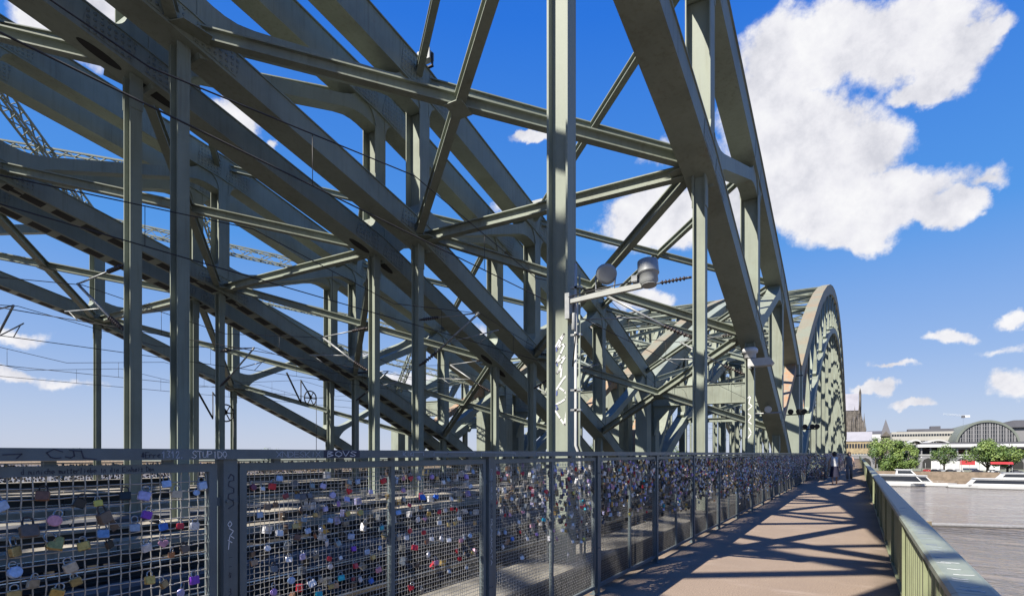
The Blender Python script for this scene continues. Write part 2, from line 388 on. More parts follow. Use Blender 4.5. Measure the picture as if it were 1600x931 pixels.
def chord(mb, pts, xc, wd, dep, lip=0.05, lipt=0.035):
    n = len(pts)
    def offs(d):
        out = []
        for i, (y, z) in enumerate(pts):
            a = Vector(pts[max(i-1, 0)]); c = Vector(pts[min(i+1, n-1)]); q = Vector((y, z))
            d1 = (q-a).normalized() if i > 0 else (c-q).normalized()
            d2 = (c-q).normalized() if i < n-1 else d1
            n1 = Vector((-d1.y, d1.x)); n2 = Vector((-d2.y, d2.x)); nn = (n1+n2).normalized()
            k = d/max(0.5, nn.dot(n1)); out.append((y+nn.x*k, z+nn.y*k))
        return out
    def strip(d0, d1, w0):
        lo, hi = offs(d0), offs(d1)
        vs = []
        for i in range(n):
            for (x, q) in ((xc-w0/2, lo[i]), (xc+w0/2, lo[i]), (xc+w0/2, hi[i]), (xc-w0/2, hi[i])): vs.append((x, q[0], q[1]))
        fs = []
        for i in range(n-1):
            for k in range(4): fs.append((4*i+k, 4*i+4+k, 4*i+4+(k+1) % 4, 4*i+(k+1) % 4))
        fs += [(3, 2, 1, 0), tuple(4*(n-1)+k for k in range(4))]
        mb.add(vs, [tuple(reversed(f)) for f in fs])
    strip(-dep/2, dep/2, wd)
    strip(dep/2-0.003, dep/2+lipt, wd+2*lip)
    if lip > 0: strip(-dep/2-lipt, -dep/2+0.003, wd+lip)

def hsec(mb, xc, yc, z0, z1, wx, by, t=0.028):
    mb.box(xc-wx/2, xc-wx/2+t, yc-by/2, yc+by/2, z0, z1); mb.box(xc+wx/2-t, xc+wx/2, yc-by/2, yc+by/2, z0, z1)
    mb.box(xc-wx/2+t-0.002, xc+wx/2-t+0.002, yc-t/2, yc+t/2, z0, z1)

def fillet(mb, c, d1, d2, r, x0, x1):
    c = Vector(c); d1 = Vector(d1).normalized(); d2 = Vector(d2).normalized()
    A, B = c+d1*r, c+d2*r; ctrl = c+(d1+d2)*r*0.12
    poly = [tuple(c-(d1+d2)*0.05), tuple(A-(d2)*0.05), tuple(A)]
    for i in range(1, 7):
        t = i/7; q = A*(1-t)**2+ctrl*2*t*(1-t)+B*t*t; poly.append(tuple(q))
    poly += [tuple(B), tuple(B-d1*0.05)]
    ar = sum(poly[i][0]*poly[(i+1) % len(poly)][1]-poly[(i+1) % len(poly)][0]*poly[i][1] for i in range(len(poly)))
    if ar > 0: poly.reverse()
    mb.prism_x(poly, x0, x1)

def diag(mb, p0, p1, hw, x0, x1, flare=0.5, reach=1.3, s0=0.35):
    p0, p1 = Vector(p0), Vector(p1); Lg = (p1-p0).length; a = (p1-p0)/Lg; nr = Vector((-a.y, a.x))
    ts = [0, 0.3, 0.5, 0.7, 0.95, 1.25, 1.7]; ts = [t for t in ts if t < Lg*0.45]; ts = ts+[Lg-t for t in reversed(ts)]
    up_, dn = [], []
    for t in ts:
        s_ = min(t, Lg-t); f = hw+flare*max(0, 1-max(0, s_-s0)/reach)**2.2
        q = p0+a*t; up_.append(q+nr*f); dn.append(q-nr*f)
    for i in range(len(ts)-1):
        mb.add([(x0, *dn[i]), (x1, *dn[i]), (x1, *up_[i]), (x0, *up_[i]), (x0, *dn[i+1]), (x1, *dn[i+1]), (x1, *up_[i+1]), (x0, *up_[i+1])],
               [(0, 1, 5, 4), (1, 2, 6, 5), (2, 3, 7, 6), (3, 0, 4, 7)])
    mb.add([(x0, *dn[0]), (x1, *dn[0]), (x1, *up_[0]), (x0, *up_[0])], [(3, 2, 1, 0)])
    mb.add([(x0, *dn[-1]), (x1, *dn[-1]), (x1, *up_[-1]), (x0, *up_[-1])], [(0, 1, 2, 3)])

def lattice(mb, p0, p1, w=0.42, h=0.42, n=14):
    p0, p1 = Vector(p0), Vector(p1); a = (p1-p0).normalized(); sd = a.cross(Vector((0, 0, 1))).normalized(); u = sd.cross(a)
    cs = [sd*(i*w/2)+u*(j*h/2) for i, j in ((-1, -1), (1, -1), (1, 1), (-1, 1))]
    for c in cs: mb.beam(p0+c, p1+c, 0.07, 0.07)
    for k in range(n):
        t0, t1 = k/n, (k+1)/n
        q0, q1 = p0.lerp(p1, t0), p0.lerp(p1, t1)
        for i in range(4):
            c0, c1 = cs[i], cs[(i+1) % 4]
            if k % 2: c0, c1 = c1, c0
            mb.beam(q0+c0, q1+c1, 0.045, 0.03)

def pl_z(tab, y, dz=0.0):
    ks = sorted(tab); k = (y-L0)/P
    for a_, b_ in zip(ks, ks[1:]):
        if a_ <= k <= b_: t = (k-a_)/(b_-a_); return tab[a_]*(1-t)+tab[b_]*t+dz
    return (tab[ks[0]] if k < ks[0] else tab[ks[-1]])+dz
def pl_dir(tab, y):
    z0, z1 = pl_z(tab, y-0.05), pl_z(tab, y+0.05); return Vector((0.1, z1-z0)).normalized()

UD, LD, UW, LW = 0.92, 0.58, 0.66, 0.70
def near_span(root):
    ks = [-4, -3, -2, -1, 0, 1, 2, 3, 4]
    for xc in (0.0, -GAP):
        mb = MB(); chord(mb, [(YK(k), UP[k]) for k in sorted(UP)], xc, UW, UD); mb.build('upper_chord', M['green'], root)
        mb = MB(); chord(mb, [(YK(k), LO[k]) for k in ks], xc, LW, LD, 0.03, 0.03); mb.build('lower_chord', M['green'], root)
        mb = MB(); mb.box(xc-0.28, xc+0.28, -30, PIER_Y, -1.25, 0.22); mb.box(xc-0.36, xc+0.36, -30, PIER_Y, 0.218, 0.26)
        for i in range(-12, 20): mb.box(xc+0.279, xc+0.34, i*1.915+1-0.015, i*1.915+1+0.015, -1.2, 0.217)
        mb.m = [1 if (len(mb.v) and 6 <= i < 12) else 0 for i in range(len(mb.f))]; mb.build('edge_girder', [M['girder'], M['girdertop'] if xc == 0 else M['conc']], root)  # pale tops over near-black sides paint sunlight and shade onto the girders
        for k in range(-3, 5):
            y = YK(k); zl = LO[k]; zu = UP[k]
            if k <= 3:
                mb = MB(); hsec(mb, xc, y, -0.6, max(zl-LD/2-0.02, 0.5), 0.30, 0.25)
                zt = zl-LD/2-0.05; mb.box(xc-0.166, xc-0.151, y-0.14, y+0.14, zt-0.75, zt); mb.box(xc+0.151, xc+0.166, y-0.14, y+0.14, zt-0.75, zt)
                mb.build('hanger', M['green'], root)
            if k == 4:
                mb = MB(); mb.box(xc-0.40, xc+0.40, y-0.45, y+0.45, -0.6, zu-0.2); mb.build('end_post', M['green'], root); continue
            mb = MB(); hw = 0.24
            z0, z1 = zl+LD/2-0.15, zu-UD/2+0.2
            hsec(mb, xc, y, z0, z1, 0.60, 2*hw, 0.03)
            x0, x1 = xc-0.32, xc+0.32
            for sgn in (-1, 1):
                yy = y+sgn*hw
                dl = pl_dir(LO, yy+sgn*0.3); du = pl_dir(UP, yy+sgn*0.3)
                fillet(mb, (yy, pl_z(LO, yy)+LD/2/dl.x-0.02), (0, 1), dl*sgn, 0.55, x0+0.005, x1-0.005)
                fillet(mb, (yy, pl_z(UP, yy)-UD/2/du.x+0.02), (0, -1), du*sgn, 0.55, x0+0.005, x1-0.005)
            mb.build('web_post', M['green'], root)
        for k in range(-2, 4):
            for tab, dp, wd in ((LO, LD, LW), (UP, UD, UW)):
                for sg in (-1, 1):
                    mb = MB(); y = YK(k)+sg*0.62; d = pl_dir(tab, y); a_ = (xc, y-d.x*0.5, pl_z(tab, y-d.x*0.5)); c_ = (xc, y+d.x*0.5, pl_z(tab, y+d.x*0.5))
                    mb.beam(a_, c_, wd+0.024, dp-0.10); mb.build('splice_plate', M['riveted'], root)
        for k in range(-3, 4):
            mb = MB(); p0 = (YK(k)+0.05, LO[k]+0.15); p1 = (YK(k+1)-0.05, UP[k+1]-0.25)
            diag(mb, p0, p1, 0.19, xc-0.27, xc+0.27)
            mb.build('web_diagonal', M['rust'] if (xc == 0.0 and k == 3) else M['green'], root)
def braces_near(root, lat=False):
    xi, xj = -0.30, -GAP+0.30
    def one(a, b_, w, h, nm, up=(0, 0, 1)):
        mb = MB()
        if lat: lattice(mb, a, b_, 0.4, 0.45, 20)
        else: mb.ibeam(a, b_, w, h, 0.035, up)
        mb.build(nm, M['green'], root)
    for k in range(-3, 3):
        za, zb = LO[k], LO[k+1]
        one((xi, YK(k)+0.3, za), (xj, YK(k+1)-0.3, zb), 0.23, 0.30, 'lower_brace')
        one((xj, YK(k)+0.3, za+0.02), (xi, YK(k+1)-0.3, zb+0.02), 0.23, 0.28, 'lower_brace')
    for k in range(-3, 4):
        za, zb = UP[k]+0.1, UP[k+1]+0.1
        one((xi, YK(k)+0.3, za), (xj, YK(k+1)-0.3, zb), 0.21, 0.26, 'upper_brace')
        one((xj, YK(k)+0.3, za+0.02), (xi, YK(k+1)-0.3, zb+0.02), 0.21, 0.24, 'upper_brace')
    for k in range(-3, 3):
        if k % 2 == 0: continue
        mb = MB(); mb.ibeam((xi, YK(k)+0.05, LO[k]-0.1), (xj, YK(k)+0.05, LO[k]-0.1), 0.26, 0.30, 0.03)
        ym = YK(k+0.5); zm = (LO[k]+LO[k+1])/2
        mb.build('cross_strut', M['green'], root)
    for k in range(-3, 3):
        ym = YK(k+0.5); zm = (LO[k]+LO[k+1])/2
        mb = MB(); dz = (LO[k+1]-LO[k])/P
        mb.beam((-GAP/2, ym-0.24, zm-0.24*dz-0.165), (-GAP/2, ym+0.24, zm+0.24*dz-0.165), 0.45, 0.02)
        mb.build('joint_plate', M['green'], root)
        for xx in (xi+0.02, xj-0.02):                # gussets where braces meet the chord
            sg = -1 if xx == xi+0.02 else 1
            mb = MB(); mb.prism_z([(xx, YK(k)-0.45), (xx, YK(k)+0.45), (xx+sg*0.42, YK(k)+0.3), (xx+sg*0.42, YK(k)-0.3)][::-1 if sg < 0 else 1], LO[k]-0.19, LO[k]-0.17)
            mb.build('gusset', M['green'], root)
def portal(root):
    mb = MB(); y = PIER_Y-0.3
    mb.box(-GAP+0.38, -0.38, y-0.25, y+0.25, 4.9, 6.1); mb.box(-GAP+0.38, -0.38, y-0.32, y+0.32, 6.098, 6.14); mb.box(-GAP+0.38, -0.38, y-0.32, y+0.32, 4.86, 4.902)
    for i in range(1, 5): mb.box(-GAP+i*1.8-0.02, -GAP+i*1.8+0.02, y-0.29, y-0.249, 4.9, 6.1)
    for sx in (-0.38, -GAP+0.38):
        sg = -1 if sx > -1 else 1
        poly = [(sx, 4.87), (sx+sg*1.8, 4.87), (sx+sg*0.9, 4.55), (sx+sg*0.3, 3.9), (sx, 2.9)]
        if sg < 0: poly = poly[::-1]
        mb.prism_y(poly, y-0.15, y+0.15)
    mb.build('portal_beam', M['green'], root)
def deck(root):
    # open deck between the trusses: cross girders and stringers (tracks are things of their own)
    mb = MB()
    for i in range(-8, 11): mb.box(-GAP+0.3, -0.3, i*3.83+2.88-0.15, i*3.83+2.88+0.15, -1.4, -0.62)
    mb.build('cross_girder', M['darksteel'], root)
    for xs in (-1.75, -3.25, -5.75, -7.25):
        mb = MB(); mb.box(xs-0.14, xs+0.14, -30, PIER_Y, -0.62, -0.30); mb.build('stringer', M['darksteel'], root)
    mb = MB(); mb.box(-GAP+0.32, -0.32, -30, PIER_Y+168, -2.0, -1.7); mb.build('underdeck_dark_sheet', M['underdeck'], root)  # near-black sheet added to stand for the shadow beneath the open deck

X1, X2, X3 = -3.31, -14.26, -25.2
br1 = empty('arch_bridge', (X1, 0, 0), 0, 'near grey-green steel truss arch beside the padlock fence', 'bridge', 'three parallel steel arch bridges, near spans')
near_span(br1); braces_near(br1); portal(br1); deck(br1)
br2 = copy_tree(br1); br2.location = (X2, 0, 0); br2['label'] = 'middle truss arch behind the near one, with oval hanger slots in its chords'
br3 = copy_tree(br1, skip=('upper_brace',)); br3.location = (X3, 0, 0); br3['label'] = 'farthest truss arch at the left, braced by lattice girders'
xi, xj = -0.30, -GAP+0.30
for k in range(-1, 4):
    za, zb = UP[k]+0.1, UP[k+1]+0.1
    for a, b_ in (((xi, YK(k)+0.3, za), (xj, YK(k+1)-0.3, zb)), ((xj, YK(k)+0.3, za), (xi, YK(k+1)-0.3, zb))):
        mb = MB(); lattice(mb, a, b_, 0.44, 0.44, 22); mb.build('lattice_brace', M['green'], br3)
# shade painted as dark plates: oval openings round the hangers (middle bridge) and battened undersides (far bridge)
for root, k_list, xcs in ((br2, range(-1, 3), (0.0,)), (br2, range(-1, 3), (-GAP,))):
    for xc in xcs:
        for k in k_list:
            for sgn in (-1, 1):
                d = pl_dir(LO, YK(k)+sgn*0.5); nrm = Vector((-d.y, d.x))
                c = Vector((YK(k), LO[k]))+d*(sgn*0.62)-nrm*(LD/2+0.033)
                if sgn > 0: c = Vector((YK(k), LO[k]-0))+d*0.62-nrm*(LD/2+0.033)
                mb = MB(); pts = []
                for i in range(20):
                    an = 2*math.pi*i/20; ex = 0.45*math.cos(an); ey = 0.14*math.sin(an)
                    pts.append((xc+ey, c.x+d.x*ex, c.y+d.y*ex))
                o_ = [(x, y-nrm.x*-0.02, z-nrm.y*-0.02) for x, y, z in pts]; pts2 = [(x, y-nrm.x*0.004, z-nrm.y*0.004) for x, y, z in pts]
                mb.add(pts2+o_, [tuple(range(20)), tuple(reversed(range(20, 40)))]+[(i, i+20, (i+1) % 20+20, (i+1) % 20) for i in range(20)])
                mb.build('hanger_slot_shade', M['dark'], root)
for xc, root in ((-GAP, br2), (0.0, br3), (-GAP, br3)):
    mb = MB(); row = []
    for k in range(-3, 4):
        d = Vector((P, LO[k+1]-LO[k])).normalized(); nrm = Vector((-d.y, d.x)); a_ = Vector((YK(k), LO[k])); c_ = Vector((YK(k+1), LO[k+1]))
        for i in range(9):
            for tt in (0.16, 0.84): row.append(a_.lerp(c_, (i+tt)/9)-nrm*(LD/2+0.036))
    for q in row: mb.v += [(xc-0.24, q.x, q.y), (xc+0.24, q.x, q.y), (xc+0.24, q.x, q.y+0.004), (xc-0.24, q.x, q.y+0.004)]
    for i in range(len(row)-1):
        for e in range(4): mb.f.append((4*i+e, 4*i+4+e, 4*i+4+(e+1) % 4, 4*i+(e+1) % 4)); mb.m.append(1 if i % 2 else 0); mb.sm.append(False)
    mb.build('batten_shade_strip', [M['dark'], M['green']], root)  # dark faces paint the shade between the green battens

def far_span(root):
    ys = [PIER_Y+P2*i for i in range(21)]
    for xc in (0.0, -GAP):
        mb = MB(); chord(mb, [(y, up2(y)) for y in ys], xc, 0.8, 1.1); mb.build('upper_chord', M['greenrust'] if xc == 0 else M['green'], root)
        mb = MB(); chord(mb, [(y, lo2(y)) for y in ys], xc, 0.8, 0.7, 0.03, 0.03); mb.build('lower_chord', M['green'], root)
        mb = MB(); mb.box(xc-0.28, xc+0.28, PIER_Y+0.4, 206, -1.25, 0.26); mb.build('edge_girder', M['green'], root)
        for i in range(0, 20):
            y = ys[i]
            if i == 0:
                mb = MB(); mb.box(xc-0.42, xc+0.42, y-0.2, y+0.7, -0.6, up2(y)+0.2); mb.build('end_post', M['green'], root)
            else:
                mb = MB(); hsec(mb, xc, y, -0.6, lo2(y)-0.3, 0.42, 0.34); mb.build('hanger', M['green'], root)
                mb = MB(); hsec(mb, xc, y, lo2(y)+0.2, up2(y)-0.4, 0.62, 0.5); mb.build('web_post', M['green'], root)
            mb = MB()
            y1 = ys[i+1]
            if y < MID2-1: diag(mb, (y, lo2(y)), (y1, up2(y1)-0.2), 0.2, xc-0.27, xc+0.27)
            else: diag(mb, (y, up2(y)-0.2), (y1, lo2(y1)), 0.2, xc-0.27, xc+0.27)
            mb.build('web_diagonal', M['rust'] if i == 0 and xc == 0 else M['green'], root)
    for i in range(0, 20):
        y, y1 = ys[i], ys[i+1]
        for fz, nm, dz in ((up2, 'upper_brace', 0.3), (lo2, 'lower_brace', 0.0)):
            if nm == 'lower_brace' and fz(y1) < 5: continue
            mb = MB(); mb.ibeam((xi, y, fz(y)+dz), (xj, y1, fz(y1)+dz), 0.26, 0.32, 0.035); mb.build(nm, M['green'], root)
            mb = MB(); mb.ibeam((xj, y, fz(y)+dz), (xi, y1, fz(y1)+dz), 0.26, 0.30, 0.035); mb.build(nm, M['green'], root)
            if i:
                mb = MB(); mb.ibeam((xi, y, fz(y)+dz), (xj, y, fz(y)+dz), 0.26, 0.34, 0.035); mb.build('cross_strut', M['green'], root)
fs1 = empty('arch_bridge', (X1, 0, 0), 0, 'tall round arch span rising beyond the pier, nearest to the walkway', 'bridge', 'three parallel steel arch bridges, river spans')
far_span(fs1)
fs2 = copy_tree(fs1); fs2.location = (X2, 0, 0); fs2['label'] = 'round river arch span behind the nearest one, seen through its web'
fs3 = copy_tree(fs1); fs3.location = (X3, 0, 0); fs3['label'] = 'farthest round river arch span, deepest behind the tangle of trusses'

# tracks: two on each bridge
n_tr = 0
TN = ['nearest to the padlock fence', 'second from the padlock fence', 'third from the padlock fence', 'fourth from the padlock fence', 'fifth from the padlock fence', 'farthest from the padlock fence']
first_tr = None
for xb in (X1, X2, X3):
    for xo in (-2.5, -6.5):
        lab = 'railway track on dark timber sleepers, '+TN[n_tr]
        if first_tr is None:
            t_ = empty('railway_track', (xb+xo, 0, -0.3), 0, lab, 'track', 'railway tracks on the bridges')
            for sx in (-0.75, 0.75):
                mb = MB(); mb.box(sx-0.075, sx+0.075, -30, 206, 0.16, 0.175, 1); mb.box(sx-0.012, sx+0.012, -30, 206, 0.174, 0.29, 1); mb.box(sx-0.036, sx+0.036, -30, 206, 0.289, 0.33, 0)
                mb.build('rail', [M['rail'], M['railside']], t_)
            mb = MB()
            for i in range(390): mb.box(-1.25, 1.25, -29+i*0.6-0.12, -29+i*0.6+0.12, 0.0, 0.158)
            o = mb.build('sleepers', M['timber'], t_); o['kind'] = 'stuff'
            first_tr = t_
        else:
            t_ = copy_tree(first_tr); t_.location = (xb+xo, 0, -0.3); t_['label'] = lab
        n_tr += 1
for i, (x, wd, z, m_, lab) in enumerate(((-7.8, 0.42, 0.02, 'trough', 'grey cable trough between the two near tracks'), (-4.15, 0.5, -0.05, 'conc', 'pale concrete cable trough along the near truss'), (-11.35, 0.42, 0.1, 'conc', 'pale concrete cable trough before the second truss'), (-18.8, 0.55, 0.1, 'conc', 'pale cable trough between the middle tracks'), (-13.3, 0.6, 0.3, 'trough', 'grey service gangway between the first two bridges'), (-24.2, 0.6, 0.3, 'conc', 'pale service gangway between the two far bridges'))):
    mb = MB()
    for j in range(0, 24): mb.box(x-wd/2, x+wd/2, -5+j*2.0+0.01, -5+j*2.0+1.99, z-0.35, z+rnd.uniform(-0.006, 0.006))
    tag(mb.build('cable_trough', M[m_]), lab, 'cable trough')
# concrete ledge between the fence and the near truss
mb = MB(); mb.box(-3.02, -2.80, -6, 60, -0.5, -0.12); tag(mb.build('ledge', M['conc']), kind='structure')
mb = MB(); mb.box(-41.5, -36.0, -30, 215, -0.6, -0.3); tag(mb.build('far_walkway', M['walk']), kind='structure')
# stone pier under the joint of the spans
mb = MB(); mb.prism_z([(-38, PIER_Y-2.5), (1.0, PIER_Y-2.5), (3.5, PIER_Y), (1.0, PIER_Y+2.5), (-38, PIER_Y+2.5)], WATER-1, -2.1); tag(mb.build('bridge_pier', M['yellowstone']), 'stone pier carrying the ends of the arches', 'pier')
exec_later = []

# ------------------------------------------------------------------ walkway fence
FX = -2.62
FP, FS = 2.29, 1.65                                  # post spacing, first visible post
fence = empty('walkway_fence', (FX, 0, 0), 0, 'tall dark grey wire mesh fence crowded with padlocks along the walkway', 'fence')
NPAN = 16
def crimped_mesh(mb, y0, y1, z0, z1, pitch, r, fine=True):
    ny = int(round((y1-y0)/pitch)); nz = int(round((z1-z0)/pitch)); py = (y1-y0)/ny; pz = (z1-z0)/nz
    a = r*1.0
    ny_r = random.Random(int(y0*1000))
    jy = [ny_r.uniform(-0.12, 0.12)*py for _ in range(ny+1)]; jz = [ny_r.uniform(-0.12, 0.12)*pz for _ in range(nz+1)]
    for i in range(ny+1):
        y = y0+i*py+jy[i]
        if fine: pts = [(a*(1 if (i+j) % 2 else -1), y+ny_r.uniform(-0.03, 0.03)*py, z0+j*pz) for j in range(nz+1)]
        else: pts = [(0, y, z0), (0, y, z1)]
        mb.tube(pts, r, 4, cap=False)
    for j in range(nz+1):
        z = z0+j*pz+jz[j]
        if fine: pts = [(a*(-1 if (i+j) % 2 else 1), y0+i*py, z+ny_r.uniform(-0.04, 0.04)*pz) for i in range(ny+1)]
        else: pts = [(0, y0, z), (0, y1, z)]
        mb.tube(pts, r, 4, cap=False)
# the fence runs straight to the pier and then steps out round it
mb = MB(); mb.box(-0.05, 0.05, -3.0, FS+FP*NPAN, 1.622, 1.67); mb.build('top_rail', M['fence_paint'], fence)
for k in range(-1, NPAN+1):
    y = FS+FP*k
    mb = MB(); mb.box(-0.036, 0.036, y-0.036, y+0.036, 0.0, 1.621)
    mb.box(-0.06, 0.06, y-0.06, y+0.06, 0.0, 0.012)
    for z in (0.55, 1.42):
        for s_ in (-1, 1):
            mb.box(-0.012, 0.012, y+s_*0.05-0.015, y+s_*0.05+0.015, z-0.02, z+0.02); mb.lathe([(0.008, 0), (0.008, 0.006)], (0.036, y+s_*0.018, z), (1, 0, 0), 6)
    mb.build('post', M['fence_paint'], fence)
    if k == NPAN: break
    a, c_ = y+0.058, y+FP-0.058
    fr = MB(); w_ = 0.038; t_ = 0.02; zt, zb = 1.602, 0.075
    if k == 0 or k == -1: pass
    fr.box(-t_, t_, a, c_, zt-w_, zt); fr.box(-t_, t_, a, c_, zb, zb+w_)
    fr.box(-t_, t_, a, a+w_, zb+w_, zt-w_); fr.box(-t_, t_, c_-w_, c_, zb+w_, zt-w_)
    ym = (a+c_)/2
    fr.box(-t_+0.003, t_-0.003, ym-0.018, ym+0.018, zb+w_, zt-w_)
    for i in range(5): yy = a+(c_-a)*(i+0.5)/5; fr.box(-0.014, 0.014, yy-0.02, yy+0.02, zt, 1.621)
    fo = fr.build('mesh_panel', M['fence_paint'], fence)
    for (u0, u1) in ((a+w_, ym-0.018), (ym+0.018, c_-w_)):
        wm = MB(); pitch = 0.041 if k == -1 else 0.029
        if k > 10: pitch = 0.05
        crimped_mesh(wm, u0, u1, zb+w_, zt-w_, pitch, 0.0030 if k == -1 else (0.0021 if k < 10 else 0.0028), k < 9)
        wm.build('wire_mesh', M['wirelight'] if k < 2 else M['wire'], fo)
EY = FS+FP*NPAN
# beyond: fence stepping out round the pier and running on
fence2 = empty('walkway_fence', (0, 0, 0), 0, 'lock-covered mesh fence stepping out round the pier at the far end', 'fence')
path2 = [(FX, EY), (-1.75, EY+2.2), (-1.75, EY+60), (-1.75, EY+160)]
for (p, q) in zip(path2, path2[1:]):
    mb = MB(); mb.beam((*p, 1.646), (*q, 1.646), 0.1, 0.048); mb.build('top_rail', M['fence_paint'], fence2)
    n = max(1, int((Vector(q)-Vector(p)).length/2.3)); n = min(n, 26)
    mb = MB()
    for i in range(1, n+1):
        t = i/n; x = p[0]+(q[0]-p[0])*t; y = p[1]+(q[1]-p[1])*t
        pm = MB(); pm.box(x-0.036, x+0.036, y-0.036, y+0.036, 0.0, 1.621); pm.build('post', M['fence_paint'], fence2)
    d = (Vector(q)-Vector(p)); Ln = d.length; d /= Ln; nn = int(Ln/0.06)
    for i in range(0, nn, 1 if Ln < 10 else 4):
        x = p[0]+d.x*i*0.06; y = p[1]+d.y*i*0.06; mb.tube([(x, y, 0.1), (x, y, 1.58)], 0.003, 4, cap=False)
    for j in range(26): z = 0.1+j*0.058; mb.tube([(*p, z), (*q, z)], 0.003, 4, cap=False)
    mb.build('wire_mesh', M['wire'], fence2)

# ------------------------------------------------------------------ padlocks
LOCKCOL = {'light blue': (0.42, 0.58, 0.86), 'steel blue': (0.30, 0.37, 0.50), 'lavender': (0.50, 0.48, 0.78), 'blue': (0.03, 0.16, 0.62), 'navy': (0.05, 0.06, 0.20), 'cyan': (0.03, 0.48, 0.66),
           'purple': (0.22, 0.05, 0.52), 'violet': (0.42, 0.27, 0.66), 'pink': (0.68, 0.34, 0.46), 'red': (0.62, 0.03, 0.05), 'maroon': (0.25, 0.05, 0.08), 'rust brown': (0.28, 0.12, 0.06),
           'brown': (0.17, 0.12, 0.09), 'black': (0.025, 0.025, 0.025), 'grey': (0.33, 0.33, 0.32), 'slate': (0.12, 0.15, 0.20), 'white': (0.78, 0.77, 0.78), 'beige': (0.60, 0.52, 0.40),
           'gold': (0.62, 0.42, 0.13), 'brass': (0.50, 0.38, 0.17), 'copper': (0.52, 0.28, 0.16), 'bronze': (0.36, 0.24, 0.12), 'yellow': (0.70, 0.62, 0.12)}
METAL = {'gold', 'brass', 'copper', 'bronze', 'steel blue', 'grey'}
LM = {k: mat('padlock_'+k.replace(' ', '_'), c, 0.33 if k not in METAL else 0.3, metal=0.7 if k in METAL else 0.25, var=0.3, scale=60) for k, c in LOCKCOL.items()}
M['shackle'] = mat('shackle_steel', (0.50, 0.50, 0.49), 0.3, metal=0.8)
M['shackle_dark'] = mat('shackle_rusted', (0.10, 0.08, 0.07), 0.6, metal=0.4)
def body_mb(shape):
    mb = MB(); t = 0.0085
    if shape == 'rect':
        w2, h2, c_ = 0.0215, 0.018, 0.004
        poly = [(-w2+c_, -h2), (w2-c_, -h2), (w2, -h2+c_), (w2, h2-c_), (w2-c_, h2), (-w2+c_, h2), (-w2, h2-c_), (-w2, -h2+c_)]
    elif shape == 'round':
        poly = [(0.023*math.cos(2*math.pi*i/16), 0.021*math.sin(2*math.pi*i/16)) for i in range(16)]
    else:
        poly = []
        for i in range(20):
            a = 2*math.pi*i/20; x = 16*math.sin(a)**3; y = 13*math.cos(a)-5*math.cos(2*a)-2*math.cos(3*a)-math.cos(4*a); poly.append((x*0.0015, y*0.0014))
        poly.reverse()
    n = len(poly); pin = [(y*0.88, z*0.88) for y, z in poly]
    vs = [(-t, y, z) for y, z in pin]+[(-t*0.75, y, z) for y, z in poly]+[(t*0.75, y, z) for y, z in poly]+[(t, y, z) for y, z in pin]
    fs = [tuple(reversed(range(n)))]
    for r_ in range(3): fs += [(r_*n+i, r_*n+(i+1) % n, (r_+1)*n+(i+1) % n, (r_+1)*n+i) for i in range(n)]
    fs.append(tuple(range(3*n, 4*n)))
    mb.add(vs, fs)
    return mb
def shackle_mb(h=0.016):
    mb = MB(); rr = 0.0125; pts = [(0, -rr, 0.012), (0, -rr, 0.018+h*0.6)]
    for i in range(7): a = math.pi-math.pi*i/6; pts.append((0, rr*math.cos(a), 0.018+h*0.6+rr*math.sin(a)))
    pts += [(0, rr, 0.018+h*0.6), (0, rr, 0.012)]
    mb.tube(pts, 0.0028, 6); return mb
_bm, _sm = {}, {}
def lock_mesh(shape, col):
    if (shape, col) not in _bm:
        o = body_mb(shape).build('padlock', LM[col]); _bm[(shape, col)] = o.data; bpy.data.objects.remove(o)
    return _bm[(shape, col)]
def shackle_mesh(kind):
    if kind not in _sm:
        o = shackle_mb(0.016 if kind != 'long' else 0.04).build('shackle', M['shackle_dark'] if kind == 'dark' else M['shackle']); _sm[kind] = o.data; bpy.data.objects.remove(o)
    return _sm[kind]
LB, SB, LV, WH, RD, PK, GD, BR, CO, GR, BL, VI, PU, SL, MA, BK, BN, RB, CY, BE = 'light blue', 'steel blue', 'lavender', 'white', 'red', 'pink', 'gold', 'brass', 'copper', 'grey', 'blue', 'violet', 'purple', 'slate', 'maroon', 'black', 'brown', 'rust brown', 'cyan', 'beige'
P1 = [(5,365,LB),(270,300,RB),(500,345,BK),(345,455,PK),(185,520,BN,1.3),(660,435,BN,1.4),(910,300,LV,1.1),(1050,225,LB),(1115,290,BE),(1275,235,LB,1.1),(1240,280,LB,.7),(925,420,PU),(650,540,SB),(850,500,SB),(1030,495,BL),(1135,490,RD,.7),(1225,490,WH),(355,605,GD,1.5),(530,615,GD),(690,605,BK),(925,625,WH),(1030,600,PK),(95,650,BR),(1165,635,BN),(95,780,LB,1.1),(445,750,BE),(480,840,BR),(210,850,GR),(945,830,GD),(1035,855,'bronze'),(1225,830,PU),(1140,910,LV),(360,915,GD),(90,925,BR),(790,300,BK),(620,345,'yellow',.8),(1080,670,CO,.8)]
